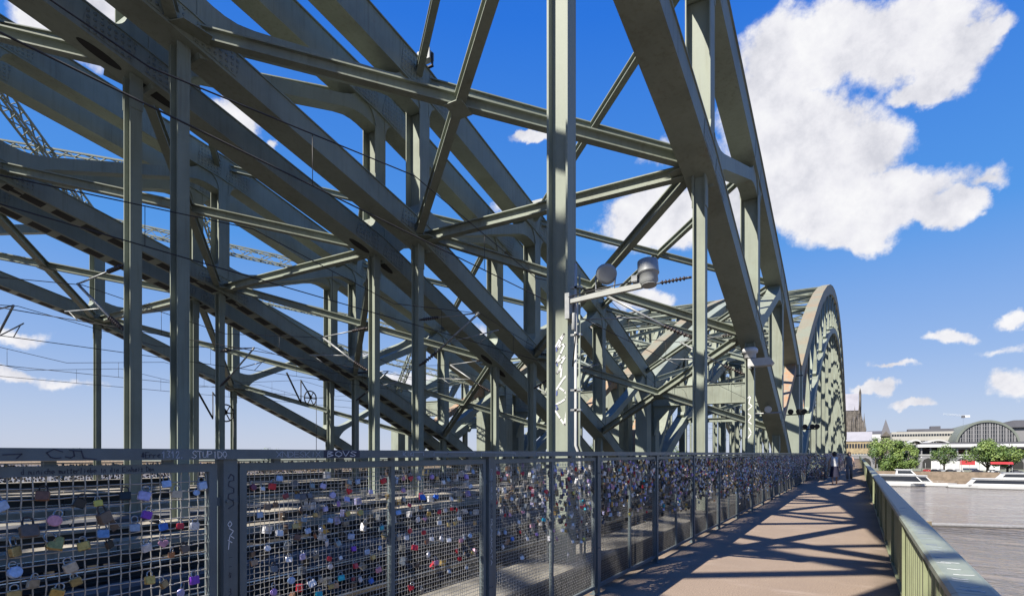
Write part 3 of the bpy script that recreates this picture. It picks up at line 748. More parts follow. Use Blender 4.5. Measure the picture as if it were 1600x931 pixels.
P2 = [(310,190,LB),(145,245,MA),(265,240,RD),(205,255,WH,.6),(515,237,GR),(585,238,LV),(750,215,GR),(803,210,LB),(750,270,RD,1.1),(885,275,LV),(965,205,RD,1.1),(350,300,MA),(420,305,SL),(455,305,SL),(500,298,SL),(645,295,LV),(735,322,LV),(683,348,VI),(600,382,LV),(185,420,SB),(235,370,BN),(285,355,BN),(820,405,GD),(740,412,GD),(630,455,LB),(465,450,GR),(535,420,BR),(410,490,BR),(490,520,LB),(570,512,WH),(310,535,WH),(425,560,RB),(535,548,RB),(955,500,CY),(762,555,LB),(610,595,WH,1.1),(235,630,WH),(778,632,PU),(862,652,LB),(945,628,LB),(900,685,BR),(455,682,LV),(625,695,RD),(630,745,WH),(370,700,WH),(695,690,WH,.7),(790,740,RD),(935,765,PK),(140,665,BN),(275,760,SL),(385,832,LB,1.1),(700,815,CY),(775,822,MA,.8),(820,825,WH,1.1),(888,835,BL,1.1),(515,850,WH,1.1),(570,830,BE),(275,905,VI,1.1),(560,918,CY),(635,870,BR),(665,865,CO),(345,435,BK),(445,390,BN),(730,470,GR),(850,470,GR),(680,600,GR),(540,680,GR),(150,720,CO)]
P3 = [(170,188,RD),(220,188,LV),(125,190,PK),(303,180,VI,1.1),(335,188,BR),(375,215,WH),(405,200,GR),(520,180,VI,1.2),(562,148,LB),(545,240,WH),(122,265,PK),(125,325,GR),(245,310,BL,1.2),(328,305,BL),(425,320,WH),(163,358,RD,.8),(92,405,LB),(350,400,RD),(388,392,WH),(430,382,RD,.8),(460,385,RD,.8),(235,370,CO),(285,410,GD),(215,450,WH),(258,445,PK),(350,470,WH),(408,482,BR),(450,470,BR),(475,442,WH),(545,408,SL),(165,520,RD),(252,530,RD,1.1),(143,563,WH),(95,565,BE),(300,570,WH,.8),(362,572,WH),(410,578,WH),(487,580,PK),(543,550,LB),(505,565,WH,.8),(270,590,RB),(195,625,RD,1.1),(280,670,WH),(330,720,PK,1.1),(460,648,RD),(478,695,RD),(505,668,GR),(210,738,BN),(170,878,RD,1.3),(410,775,WH,.8),(520,752,WH,.8),(240,900,GR),(560,655,GD)]
P4 = [(65,128,WH),(75,155,RD),(195,150,GR),(230,158,RD),(95,195,MA),(118,190,WH),(145,205,BR),(290,150,LV),(325,190,SL),(362,215,PK),(378,272,RD,1.3),(75,265,WH),(115,270,WH),(160,320,WH),(245,300,WH),(280,250,RD),(292,295,RD),(120,420,RD),(148,420,PK),(230,402,PK),(205,465,WH),(362,450,CY),(78,535,WH),(120,530,LB),(215,525,RD),(165,570,BL),(258,570,WH),(318,542,VI),(105,622,WH),(225,690,WH),(335,455,CO),(300,380,GR),(435,140,LV),(450,105,LB),(480,155,BL),(505,130,WH),(438,230,LV),(480,225,LV),(507,245,RD),(485,292,'navy'),(510,288,'navy'),(550,280,'yellow'),(525,348,BL),(445,350,RD),(460,430,WH),(545,415,WH),(600,370,RD),(640,378,WH),(585,150,WH),(620,180,SL),(612,262,WH),(585,250,WH),(480,518,WH),(545,480,WH),(545,588,WH),(598,590,WH),(575,555,WH),(515,670,WH),(445,570,PK),(500,480,RD),(600,460,MA),(425,520,PK),(570,340,GR),(640,520,WH),(650,345,WH)]
locks = []
for lst, ox in ((P1, 0), (P2, 360), (P3, 600), (P4, 760)):
    for e in lst:
        p = at_x(ox+e[0]/4.03, 700+e[1]/4.03, FX+0.016)
        locks.append([p.y, p.z, e[2], e[3] if len(e) > 3 else 1.0])
COLW = [WH]*10+[LB]*4+[RD]*7+[PK]*5+[LV]*4+[BR]*6+[GD]*3+[GR]*6+[SL]*3+[BL]*3+[VI]*2+[BK]*4+[BN]*4+[CO]*3+[CY, MA, RB, 'yellow', BE]
def lock_z(lo=0.45): return lo+(1.54-lo)*math.sqrt(rnd.random())
y5 = FS+FP*2
while len(locks) < 300:
    y = y5-0.9+rnd.random()*(FP+0.9); k = (y-FS) % FP
    if k < 0.09 or k > FP-0.09: continue
    locks.append([y, lock_z(0.55), rnd.choice(COLW), rnd.uniform(0.85, 1.2)])
# words that tell each lock from its neighbours
def panel_of(y):
    k = int(math.floor((y-FS)/FP)); fr = (y-FS)/FP-k
    half = 'left' if fr < 0.5 else 'right'
    q = (fr % 0.5)*2
    colw = 'left edge' if q < 0.22 else 'left side' if q < 0.42 else 'middle' if q < 0.6 else 'right side' if q < 0.8 else 'right edge'
    if k < 0: return 'coarse mesh panel', colw
    return ['second', 'third', 'fourth', 'fifth'][min(k, 3)]+' panel '+half+' half', colw
def row_of(z):
    return 'at top' if z > 1.45 else 'high' if z > 1.3 else 'above middle' if z > 1.15 else 'mid-height' if z > 0.98 else 'low' if z > 0.8 else 'near the bottom'
shapes = []
for i, (y, z, col, s) in enumerate(locks):
    sh = 'heart' if (col in (RD, PK) and i % 4 == 1) else 'round' if i % 7 == 3 else 'rect'
    if s >= 1.3 and col in (GD, RD): sh = 'heart'
    shapes.append(sh)
labs = {}
for i, (y, z, col, s) in enumerate(locks):
    pn, cw = panel_of(y)
    size = 'big ' if s >= 1.2 else 'tiny ' if s <= 0.75 else ''
    shp = {'heart': 'heart ', 'round': 'round ', 'rect': ''}[shapes[i]]
    labs.setdefault('%s%s %spadlock %s, %s, %s' % (size, col, shp, row_of(z), cw, pn), []).append(i)
flat = {}
for lb, ids in labs.items():
    ids.sort(key=lambda i: locks[i][0])
    n = len(ids)
    for j, i in enumerate(ids):
        if n == 1: flat[i] = lb
        elif n == 2: flat[i] = lb+(', left one' if j == 0 else ', right one')
        else: flat[i] = lb+', '+(['leftmost']+['inner %s' % w_ for w_ in ('first', 'second', 'third', 'fourth', 'fifth', 'sixth')][:n-2]+['rightmost'])[j]
for i, (y, z, col, s) in enumerate(locks):
    o = bpy.data.objects.new('padlock', lock_mesh(shapes[i], col)); C.objects.link(o)
    o.location = (FX+0.014, y, z); sc = s*rnd.uniform(0.85, 1.08)*(1.0 if y < FS else 0.86); o.scale = (sc, sc, sc)
    tl = rnd.gauss(0, 0.22)
    o.rotation_euler = (tl, rnd.uniform(-0.35, 0.05), rnd.gauss(0, 0.3))
    tag(o, flat[i], 'padlock', 'love padlocks hanging on the walkway fence')
    c = bpy.data.objects.new('shackle', shackle_mesh('dark' if col in (BN, BK, RB, SL) else 'long' if i % 9 == 4 else 'steel')); C.objects.link(c); c.parent = o
# the thousands farther along: one mass
KEYS = [WH, LB, RD, PK, LV, BR, GD, GR, SL, BL, VI, BK, BN, CO, CY]
WGT = [16, 5, 2, 2, 4, 6, 2, 14, 16, 1, 2, 22, 14, 3, 0.5]
def mini_lock(mb, pos, ax, mi, s=1.0):
    # ax: unit vector along the fence
    w_, h_, t_ = 0.018*s*rnd.uniform(.8, 1.2), 0.021*s*rnd.uniform(.8, 1.2), 0.012*s
    nrm = Vector((ax.y, -ax.x, 0)); yaw = rnd.gauss(0, 0.55); a2 = ax*math.cos(yaw)+nrm*math.sin(yaw); n2 = Vector((a2.y, -a2.x, 0))
    tl = rnd.gauss(0, 0.3); u = Vector((0, 0, 1))*math.cos(tl)+a2*math.sin(tl); a3 = a2*math.cos(tl)-Vector((0, 0, 1))*math.sin(tl)
    vs = [pos+a3*(i*w_)+u*(j*h_)+n2*(k*t_) for k in (-1, 1) for j in (-1, 1) for i in (-1, 1)]
    mb.add(vs, [(0, 2, 3, 1), (4, 5, 7, 6), (0, 1, 5, 4), (2, 6, 7, 3), (0, 4, 6, 2), (1, 3, 7, 5)], mi)
mb = MB(); AY = Vector((0, 1, 0))
for k in range(-1, NPAN):
    y0 = FS+FP*k+0.1; dense = {-1: 12, 0: 90, 1: 230, 2: 400, 3: 480, 4: 560}.get(k, 650)
    for _ in range(dense):
        z = lock_z(0.75 if k < 3 else 0.6 if k < 6 else 0.3); back = -0.018 if (k < 2 or rnd.random() < 0.4) else 0.02
        mini_lock(mb, Vector((FX+back, y0+rnd.random()*(FP-0.2), z)), AY, rnd.choices(range(15), WGT)[0])
for (p, q, n) in ((path2[0], path2[1], 1000), (path2[1], path2[2], 5200)):
    p, q = Vector((*p, 0)), Vector((*q, 0)); ax = (q-p).normalized()
    for _ in range(n):
        t = rnd.random()**(1.0 if n < 2000 else 1.6); c = p.lerp(q, t); c.z = 1.58-1.45*rnd.random()**1.3
        mini_lock(mb, c+Vector((ax.y, -ax.x, 0))*0.03, ax, rnd.choices(range(15), WGT)[0], 1.25 if n < 2000 else 1.7)
o = mb.build('padlock_mass', [LM[k] for k in KEYS]); tag(o, 'dense mass of small padlocks covering the farther fence panels', 'padlocks', None, 'stuff')

# far fence on the other side of the tracks
SXF = -36.2
f3 = empty('far_fence', (SXF, 0, 0), 0, 'distant lock-covered fence on the opposite side of the tracks', 'fence')
mb = MB(); mb.box(-0.05, 0.05, -10, 60, 1.1, 1.16); mb.build('top_rail', M['fence_paint'], f3)
for i in range(28): mb = MB(); mb.box(-0.04, 0.04, -8+i*2.4-0.04, -8+i*2.4+0.04, -0.6, 1.099); mb.build('post', M['fence_paint'], f3)
mb = MB()
for j in range(24): mb.tube([(0, -10, -0.5+j*0.068), (0, 60, -0.5+j*0.068)], 0.006, 4, cap=False)
for i in range(500): mb.tube([(0, -10+i*0.14, -0.5), (0, -10+i*0.14, 1.1)], 0.005, 4, cap=False)
mb.build('wire_mesh', M['darksteel'], f3)
mb = MB()
for _ in range(6500):
    mini_lock(mb, Vector((SXF+rnd.choice((-0.03, 0.03)), 2+rnd.random()*38, -0.45+1.5*rnd.random()**0.8)), AY, rnd.choices(range(15), [8, 2, 1, 1, 2, 6, 3, 10, 14, 1, 1, 22, 20, 4, 0])[0], 1.9)
tag(mb.build('padlock_mass', [LM[k] for k in KEYS]), 'dark mass of padlocks on the distant fence across the tracks', 'padlocks', None, 'stuff')

# ------------------------------------------------------------------ parapet on the river side
par = empty('parapet', (0.42, 0, 0), 0, 'green corrugated steel parapet with a wide painted cap on the river side', 'parapet')
PE = 42.0
prof = []
y = -1.2
i = 0
while y < PE:
    prof += [(0.035, y), (0.035, y+0.085), (0.075, y+0.115), (0.075, y+0.20)]; y += 0.23
def sheet_y(pr, z0, z1, thick=0.006):
    mb = MB(); n = len(pr)
    vs = [(x, yy, z0) for x, yy in pr]+[(x, yy, z1) for x, yy in pr]+[(x+thick, yy, z0) for x, yy in pr]+[(x+thick, yy, z1) for x, yy in pr]
    fs = []
    for k in range(n-1):
        fs.append((k, k+n, k+n+1, k+1)); fs.append((k+2*n, k+2*n+1, k+3*n+1, k+3*n))
    mb.add(vs, fs); return mb
sheet_y(prof, 0.045, 0.90).build('corrugated_sheet', M['parapet'], par)
for j in range(-1, 18):
    yy = 0.55+j*2.4
    mb = MB(); mb.box(0.005, 0.034, yy-0.04, yy+0.04, 0.0, 0.9); mb.box(0.005, 0.09, yy-0.006, yy+0.006, 0.0, 0.9); mb.build('post', M['parapet'], par)
mb = MB(); mb.box(0.004, 0.10, -1.2, PE, 0.02, 0.044); mb.build('bottom_rail', M['parapet'], par)
mb = MB()
for j in range(-1, 12):
    a = j*3.6; bq = min(a+3.594, PE); a = max(a, -1.2)
    mb.prism_y([(-0.02, 0.905), (0.19, 0.905), (0.19, 0.945), (0.165, 0.955), (0.005, 0.955), (-0.02, 0.945)], a, bq)
capr = mb.build('cap_rail', M['capgreen'], par)
# parapet turning outward past the pier
mb = MB(); mb.box(0.02, 0.08, PE+0.01, 205, 0.03, 0.90); mb.box(-0.02, 0.19, PE+0.01, 205, 0.905, 0.955); mb.build('far_parapet_run', M['parapet'], par)
# scribbles, graffiti (thin paint ribbons on the surface they are on)
def ribbons(strokes, w_, fn, off):
    """strokes: lists of 2D points; fn maps 2D -> 3D; off: 3D normal offset; small solid paint ribbons."""
    mb = MB()
    for st in strokes:
        pts = [fn(*p) for p in st]
        for a, c_ in zip(pts, pts[1:]):
            d = (c_-a)
            if d.length < 1e-5: continue
            d.normalize(); s_ = d.cross(off.normalized())*(w_/2); e = d*(w_*0.3)
            a2, c2 = a-e, c_+e
            vs = [a2-s_, a2+s_, c2+s_, c2-s_]; vs2 = [v+off for v in vs]
            mb.add(vs+vs2, [(3, 2, 1, 0), (4, 5, 6, 7), (0, 1, 5, 4), (1, 2, 6, 5), (2, 3, 7, 6), (3, 0, 4, 7)])
    return mb
GL = {'S': [[(1, .85), (.5, 1), (.05, .75), (.5, .5), (.95, .25), (.5, 0), (0, .15)]], 'T': [[(0, 1), (1, 1)], [(.5, 1), (.5, 0)]], 'U': [[(0, 1), (.05, .2), (.5, 0), (.95, .2), (1, 1)]],
      'P': [[(0, 0), (0, 1), (.8, .95), (.9, .6), (0, .5)]], 'I': [[(.5, 0), (.5, 1)]], 'D': [[(0, 0), (0, 1), (.7, .9), (1, .5), (.7, .1), (0, 0)]], 'O': [[(.5, 0), (.05, .3), (.05, .7), (.5, 1), (.95, .7), (.95, .3), (.5, 0)]],
      'C': [[(1, .85), (.5, 1), (.05, .7), (.05, .3), (.5, 0), (1, .15)]], 'E': [[(1, 1), (0, 1), (0, 0), (1, 0)], [(0, .5), (.8, .5)]], 'r': [[(0, 0), (0, .55)], [(0, .4), (.5, .58), (.8, .5)]], 'e': [[(0, .3), (.8, .32), (.6, .55), (.15, .5), (0, .2), (.4, 0), (.8, .08)]],
      '#': [[(.25, .05), (.4, .95)], [(.6, .05), (.75, .95)], [(.05, .35), (.95, .35)], [(.1, .65), (1, .65)]], '1': [[(.1, .7), (.5, 1), (.5, 0)]], '3': [[(.1, .95), (.9, .95), (.4, .6), (.9, .35), (.5, 0), (.05, .1)]], '2': [[(.05, .75), (.5, 1), (.9, .7), (.05, 0), (1, 0)]],
      'X': [[(0, 0), (1, 1)], [(0, 1), (1, 0)]], 'N': [[(0, 0), (0, 1), (1, 0), (1, 1)]], 'K': [[(0, 0), (0, 1)], [(1, 1), (0, .45), (1, 0)]], 'B': [[(0, 0), (0, 1), (.8, .85), (.1, .5), (.95, .25), (0, 0)]], 'V': [[(0, 1), (.5, 0), (1, 1)]],
      'J': [[(.2, 1), (1, 1)], [(.6, 1), (.6, .2), (.3, 0), (0, .15)]], 'L': [[(0, 1), (0, 0), (1, 0)]], 'A': [[(0, 0), (.5, 1), (1, 0)], [(.2, .4), (.8, .4)]], 'M': [[(0, 0), (0, 1), (.5, .4), (1, 1), (1, 0)]], 'R': [[(0, 0), (0, 1), (.8, .9), (.8, .6), (0, .5), (1, 0)]],
      'm': [[(0, 0), (0, .5), (.3, .55), (.4, 0)], [(.4, .4), (.7, .55), (.9, 0)]], 'n': [[(0, 0), (0, .5), (.5, .55), (.7, 0)]], 'i': [[(.4, 0), (.4, .5)], [(.4, .7), (.4, .75)]], 'c': [[(.8, .5), (.2, .5), (.1, .1), (.8, .02)]], 'h': [[(0, 0), (0, 1)], [(0, .4), (.5, .55), (.7, 0)]], 'u': [[(0, .5), (.1, 0), (.6, .05), (.7, .5)], [(.7, .5), (.75, 0)]],
      't': [[(.4, .9), (.4, 0), (.7, 0)], [(.1, .6), (.8, .6)]], 'l': [[(.3, 1), (.3, 0)]], 'b': [[(0, 1), (0, 0), (.6, .1), (.6, .45), (0, .45)]], 'd': [[(.7, 1), (.7, 0), (.1, .1), (.1, .45), (.7, .45)]], 'a': [[(.7, .5), (.2, .5), (.05, .15), (.5, 0), (.7, .4), (.75, 0)]], '.': [[(.4, 0), (.5, .05)]], ' ': []}
def write(txt, u0, v0, w_, h_, gap=0.25, jit=0.06, seed=1):
    r_ = random.Random(seed); out = []
    for i, ch in enumerate(txt):
        for st in GL.get(ch, []):
            out.append([(u0+i*w_*(1+gap)+(x+r_.uniform(-jit, jit))*w_, v0+(z+r_.uniform(-jit, jit))*h_) for x, z in st])
    return out
def on_fence(x):                    # u = world y along the fence, v = world z
    return lambda u, v: Vector((x-FX, u, v))
def fy(px): return at_x(px, 708, FX+0.05).y
OFF = Vector((0.0012, 0, 0))
def rail_text(txt, px0, px1, z0, h_, wd, m_, seed, jit=0.08):
    y0, y1 = fy(px0), fy(px1); w_ = (y1-y0)/(len(txt)*1.2)
    o = ribbons(write(txt, y0, z0, w_, h_, 0.2, jit, seed), wd, on_fence(FX+0.0502), OFF).build('graffiti', M[m_], fence); return o
rail_text('#Erre', 221, 252, 1.632, 0.022, 0.0024, 'inkdark', 3)
rail_text('1312.', 253, 288, 1.630, 0.032, 0.0034, 'inkgrey', 4)
rail_text('STUPIDO', 300, 356, 1.630, 0.030, 0.0030, 'paintwhite', 5)
rail_text('XNDESKIX', 432, 502, 1.630, 0.030, 0.0026, 'inkgrey', 6)
rail_text('BOVS', 512, 558, 1.632, 0.031, 0.0038, 'paintwhite', 7)
rail_text('KIK', 630, 646, 1.633, 0.028, 0.004, 'inkgrey', 8)
rail_text('CJL', 75, 155, 1.630, 0.032, 0.004, 'inkdark', 9, 0.15)
ribbons([[(fy(4), 1.645), (fy(34), 1.648), (fy(26), 1.632)]], 0.004, on_fence(FX+0.0502), OFF).build('graffiti', M['inkdark'], fence)
for (a_, c_, sd) in ((646, 662, 1), (678, 700, 2), (700, 742, 3), (752, 805, 4), (838, 862, 5)):
    ya, yb = fy(a_), fy(c_); ribbons([[(ya, 1.632), (ya, 1.658), (yb, 1.66 if sd % 2 else 1.655), (yb, 1.636)]], 0.0035, on_fence(FX+0.0502), OFF).build('graffiti', M['inkgrey'], fence)
mb = MB(); mb.box(0.0502, 0.0512, fy(506), fy(562), 1.626, 1.668); mb.build('paint_patch', M['inkdark'], fence)
for ch in fence.children:
    pass
yw0, yw1 = fy(38), fy(248)
ribbons(write('dominiche mutterliebe in die Einheit Den', yw0, 1.573, (yw1-yw0)/(40*1.15), 0.020, 0.15, 0.1, 11), 0.0022, on_fence(FX+0.0202), OFF).build('handwriting', M['inkdark'], fence)
def post_text(strokes, k, m_, wd=0.003):
    y = FS+FP*k
    ribbons([[(y+u, v) for u, v in st] for st in strokes], wd, on_fence(FX+0.0362), OFF).build('graffiti', M[m_], fence)
def vert_write(txt, z_top, h_, w_, seed):
    out = []; r_ = random.Random(seed)
    for i, ch in enumerate(txt):
        for st in GL.get(ch, []): out.append([(((z*2-1)*w_)+r_.uniform(-.002, .002), z_top-(i*1.15+x)*h_) for x, z in st])
    return out
post_text([[(-.012, 1.53), (0, 1.55), (.016, 1.54), (.016, 1.52), (-.008, 1.515), (-.012, 1.495), (.016, 1.48), (.016, 1.46), (-.01, 1.455), (-.014, 1.435), (.014, 1.42), (.014, 1.40), (-.012, 1.385)]], 0, 'inkdark', .004)
post_text([[(-.004, 1.325), (-.016, 1.31), (-.006, 1.295), (.006, 1.31), (-.004, 1.325)], [(-.008, 1.29), (.014, 1.275), (-.004, 1.255), (.016, 1.24)], [(-.014, 1.235), (.006, 1.22)], [(-.006, 1.25), (-.012, 1.19)]], 0, 'paintwhite', .004)
post_text(vert_write('DEMBO', 1.52, .045, .011, 3), 1, 'inkgrey'); post_text(vert_write('SOS', 1.24, .04, .012, 3), 1, 'inkdark'); post_text(vert_write('MUNAKATA', 1.11, .042, .012, 5), 1, 'paintwhite')
post_text(vert_write('lia mi lu an', 1.16, .035, .008, 3), 0, 'inkdark', .0025)
# paint on the parapet cap
def cap_ribbon(strokes, wd, m_):
    ribbons(strokes, wd, lambda u, v: Vector((u, v, 0.9552)), Vector((0, 0, 0.0012))).build('graffiti', M[m_], par)
for (ya, yb, sd) in ((1.86, 2.08, 1), (2.55, 2.78, 2), (1.24, 1.48, 6)):
    r_ = random.Random(sd); n = 9
    poly = [(0.012+r_.uniform(0, .01), ya+(yb-ya)*i/n) for i in range(n+1)]
    mb = MB(); mb.box(0.008, 0.16, ya, yb, 0.9551, 0.9562); mb.build('paint_patch', M['inkblue'], par)
r_ = random.Random(12)
for (ya, yb, m_, nst) in ((2.14, 2.45, 'paintwhite', 9), (1.60, 1.82, 'inkdark', 8), (1.50, 1.58, 'paintwhite', 4), (2.84, 3.2, 'paintwhite', 7), (3.4, 4.6, 'paintwhite', 10), (1.9, 2.03, 'inkgrey', 4), (5, 7, 'inkblue', 8), (4.7, 9, 'inkgrey', 12)):
    sts = []
    for _ in range(nst):
        v = ya+(yb-ya)*r_.random(); u0 = r_.uniform(0.015, 0.06); sts.append([(u0, v), (u0+r_.uniform(.03, .05), v+r_.uniform(-.03, .03)), (min(.155, u0+r_.uniform(.06, .1)), v+r_.uniform(-.03, .03))])
    cap_ribbon(sts, 0.007, m_)

# white spray tag on the near hanger's sunlit face; local to the bridge root
near_hanger = [o for o in br1.children if o.name.split('.')[0] == 'hanger'][3]
hy = YK(0)-0.016
def hang(px, py): p = at_y(820+px/4.23, 500+py/4.23, hy-0.002); return Vector((p.x-X1, p.y, p.z))
ST_ = [[(205, 175), (232, 125), (260, 90), (240, 135), (215, 190), (240, 165), (265, 160), (235, 225), (205, 285), (240, 255), (272, 235), (240, 290), (222, 340), (210, 352), (245, 312), (238, 375)],
       [(285, 355), (250, 395), (210, 458)], [(232, 448), (262, 470), (278, 492), (268, 520), (240, 540), (208, 556)], [(203, 600), (235, 650), (262, 690), (270, 640), (277, 590)]]
ribbons(ST_, 0.022, hang, Vector((0, -0.0015, 0))).build('graffiti', M['paintwhite'], near_hanger)
ribbons([[(186, 175), (186, 205)], [(186, 275), (190, 300)], [(188, 470), (186, 495)], [(182, 560), (194, 585), (184, 590)]], 0.02, lambda px, py: hang(px+24, py), Vector((0, -0.0015, 0))).build('graffiti', M['inkblue'], near_hanger)

# ------------------------------------------------------------------ equipment on the near truss
def insulator(mb, p0, p1, r=0.055, n=7, mi=0):
    p0, p1 = Vector(p0), Vector(p1); L = (p1-p0).length; prof = [(0.02, 0)]
    for i in range(n):
        t = L*(i+0.5)/n; g = L/n*0.32
        prof += [(0.024, t-g), (r, t-g*0.5), (r, t+g*0.1), (0.024, t+g)]
    prof.append((0.02, L)); mb.lathe(prof, p0, p1-p0, 10, mi)
# bracket arm with two drum lamps over the walkway
A0, A1 = at_y(898, 470, YK(0)-0.2), at_y(1003, 446, YK(0)-0.2)
A0.x = X1+0.17
arm = empty('lamp_gantry', (X1+0.18, YK(0)-0.2, A0.z), 0, 'white square bracket arm sticking out from the near hanger', 'bracket')
off0 = Vector((X1+0.18, YK(0)-0.2, A0.z))
mb = MB(); mb.beam(A0-off0, A1-off0, 0.062, 0.062); mb.build('tube', M['zincwhite'], arm)
mb = MB(); mb.box(-0.01, 0.05, -0.05, 0.25, -0.22, 0.10); mb.build('clamp', M['zinc'], arm)
mb = MB(); mb.lathe([(0.022, 0), (0.026, 0.01), (0.026, 0.20), (0.02, 0.215)], (0.08, 0.02, -0.36), (0, 0, 1), 12); mb.build('capacitor', M['grey'], arm)
mb = MB(); mb.tube([A0-off0+Vector((0.05, -.045, .045)), A0.lerp(A1, .5)-off0+Vector((0, -.045, .06)), A1-off0+Vector((0, -.045, .05))], 0.008, 5); mb.tube([(0.12, 0.0, -0.42), (0.10, 0, -0.6), (0.03, 0.1, -0.8)], 0.009, 5); mb.build('cable', M['black'], arm)
c1 = at_y(947, 428, YK(0)-0.2); c2 = at_y(1013, 427, YK(0)-0.2)
for nm_lab, c_, ax, prof, bolt in (('round drum lamp tilted face-on above the middle of the white bracket arm', c1, Vector((0.45, -0.80, -0.35)), [(0.085, -0.10), (0.115, -0.085), (0.118, 0.04), (0.123, 0.045), (0.123, 0.06), (0.105, 0.07), (0.092, 0.075)], 1),
                             ('upright drum lamp hanging at the outer end of the white bracket arm', c2, Vector((0.10, -0.12, -1)), [(0.09, -0.16), (0.118, -0.145), (0.122, -0.01), (0.126, 0.0), (0.122, 0.01), (0.105, 0.015), (0.108, 0.10), (0.085, 0.125), (0.08, 0.145)], 2)):
    l_ = empty('drum_lamp', tuple(c_), 0, nm_lab, 'lamp', 'drum lamps on the bracket arm')
    mb = MB(); mb.lathe(prof, (0, 0, 0), ax, 24); mb.build('housing', M['grey'], l_)
    mb = MB(); z_ = A0.lerp(A1, 0.45 if bolt == 1 else 0.95)-c_
    if bolt == 1:
        mb.tube([(-0.13, 0.0, 0.0), (-0.135, 0.0, z_.z+.05), (0.10, 0.0, z_.z+.05), (0.12, 0.02, 0.0)], 0.012, 6)
    else:
        mb.tube([(-0.11, 0, -0.02), (-0.17, 0, -0.05), z_+Vector((0, 0, .04))], 0.02, 6); mb.box(-0.19, -0.12, -0.05, 0.05, -0.09, -0.01)
    mb.build('yoke', M['zinc'], l_)
    mb = MB(); mb.lathe([(0.088, 0), (0.088, 0.006)], Vector(ax).normalized()*(prof[-1][1]+0.0005), ax, 24); mb.build('lens', M['grey'], l_)
# conduits beside the near hanger
for px, lab, zt, m_ in ((899.5, 'white conduit pipe clamped down the near hanger', 4.05, 'offwhite'), (905.5, 'thinner grey-green conduit pipe beside the white one on the near hanger', 3.9, 'green')):
    p = at_y(px, 600, YK(0)-0.10); c_ = empty('conduit', (p.x, p.y, 0), 0, lab, 'pipe')
    mb = MB(); r_ = 0.02 if m_ == 'offwhite' else 0.014
    mb.tube([(0, 0, zt), (0, 0, 1.75), (0.05, 0.02, 1.60), (0.06, 0.03, 0.3)], r_, 8); mb.build('pipe', M[m_], c_)
    mb = MB()
    for z in (2.2, 2.45, 3.15, 3.75): mb.box(-0.06, 0.028, -0.028, 0.028, z-0.012, z+0.012)
    mb.build('clip', M['zinc'], c_)
# lamp with box on the third hanger
p = at_y(1172, 560, YK(2)-0.3)
l_ = empty('post_lamp', tuple(p), 0, 'white capped lamp above a pale box on the third near hanger', 'lamp')
mb = MB(); mb.lathe([(0.17, 0), (0.2, 0.02), (0.2, 0.18), (0.26, 0.2), (0.26, 0.32), (0.2, 0.38)], (0, 0, 0.0), (0, 0, 1), 18); mb.build('lamp_head', M['white'], l_)
mb = MB(); mb.prism_y([(-0.05, -0.30), (0.70, -0.30), (0.78, -0.2), (0.66, -0.03), (-0.05, -0.03)], -0.2, 0.2); mb.build('box', M['offwhite'], l_)
mb = MB(); mb.beam((0, 0.3, -0.34), (0, -0.2, -0.34), 0.08, 0.06); mb.build('bracket', M['zinc'], l_)
for i, (px, py, k, lab) in enumerate(((1200, 642, 2.6, 'small globe camera on a pale bracket before the lower chord'), (1240, 645, 3.6, 'dark cluster of signal horns on a bar near the pier'), (1262, 668, 4.2, 'dark floodlight on a bracket just past the pier'), (1238, 585, 3.9, 'short dark bracket light under the orange rusted plate'))):
    p = at_y(px, py, YK(k)); l_ = empty('bracket_light', tuple(p), 0, lab, 'lamp')
    mb = MB(); mb.tube([(-0.9, 0, -0.1), (0.55, 0, -0.08)], 0.035, 6); mb.build('bar', M['zinc' if i == 0 else 'darksteel'], l_)
    mb = MB()
    for dx in ((0.0,) if i in (0, 3) else (-0.15, 0.25, 0.5)): mb.lathe([(0.06, -0.12), (0.12, -0.1), (0.15, 0.08), (0.13, 0.12)], (dx, -0.05, 0.08), (0.2, -1, -0.25), 14)
    mb.build('lamp_head', M['white'] if i == 0 else M['black'], l_)
# small floodlights on the upper chord joints of the second truss
for k, lab in ((1, 'small floodlight on the upper chord joint left of the brace crossing'), (2, 'small floodlight on the upper chord joint just left of the near hanger')):
    l_ = empty('chord_floodlight', (X1-GAP+0.3, YK(k)+0.1, UP[k]+UD/2+0.05), 0, lab, 'floodlight', 'floodlights on the upper chord')
    mb = MB(); mb.box(-0.25, 0.2, -0.12, 0.12, 0.2, 0.46); mb.box(-0.28, 0.24, -0.16, -0.121, 0.16, 0.5); mb.build('housing', M['grey'], l_)
    mb = MB(); mb.box(-0.3, -0.252, -0.03, 0.03, 0.0, 0.4); mb.box(0.202, 0.25, -0.03, 0.03, 0.0, 0.4); mb.box(-0.3, 0.25, -0.05, 0.05, -0.04, 0.001); mb.build('bracket', M['darksteel'], l_)
l_ = empty('chord_floodlight', (X1-0.3, YK(2)-0.6, UP[2]+0.1), 0, 'small floodlight between the chords of the near arch, above the crossbar', 'floodlight', 'floodlights on the upper chord')
mb = MB(); mb.box(-0.55, -0.2, -0.15, 0.15, -0.1, 0.14); mb.build('housing', M['grey'], l_); mb = MB(); mb.box(-0.4, -0.02, -0.05, 0.05, -0.16, -0.101); mb.build('bracket', M['darksteel'], l_)

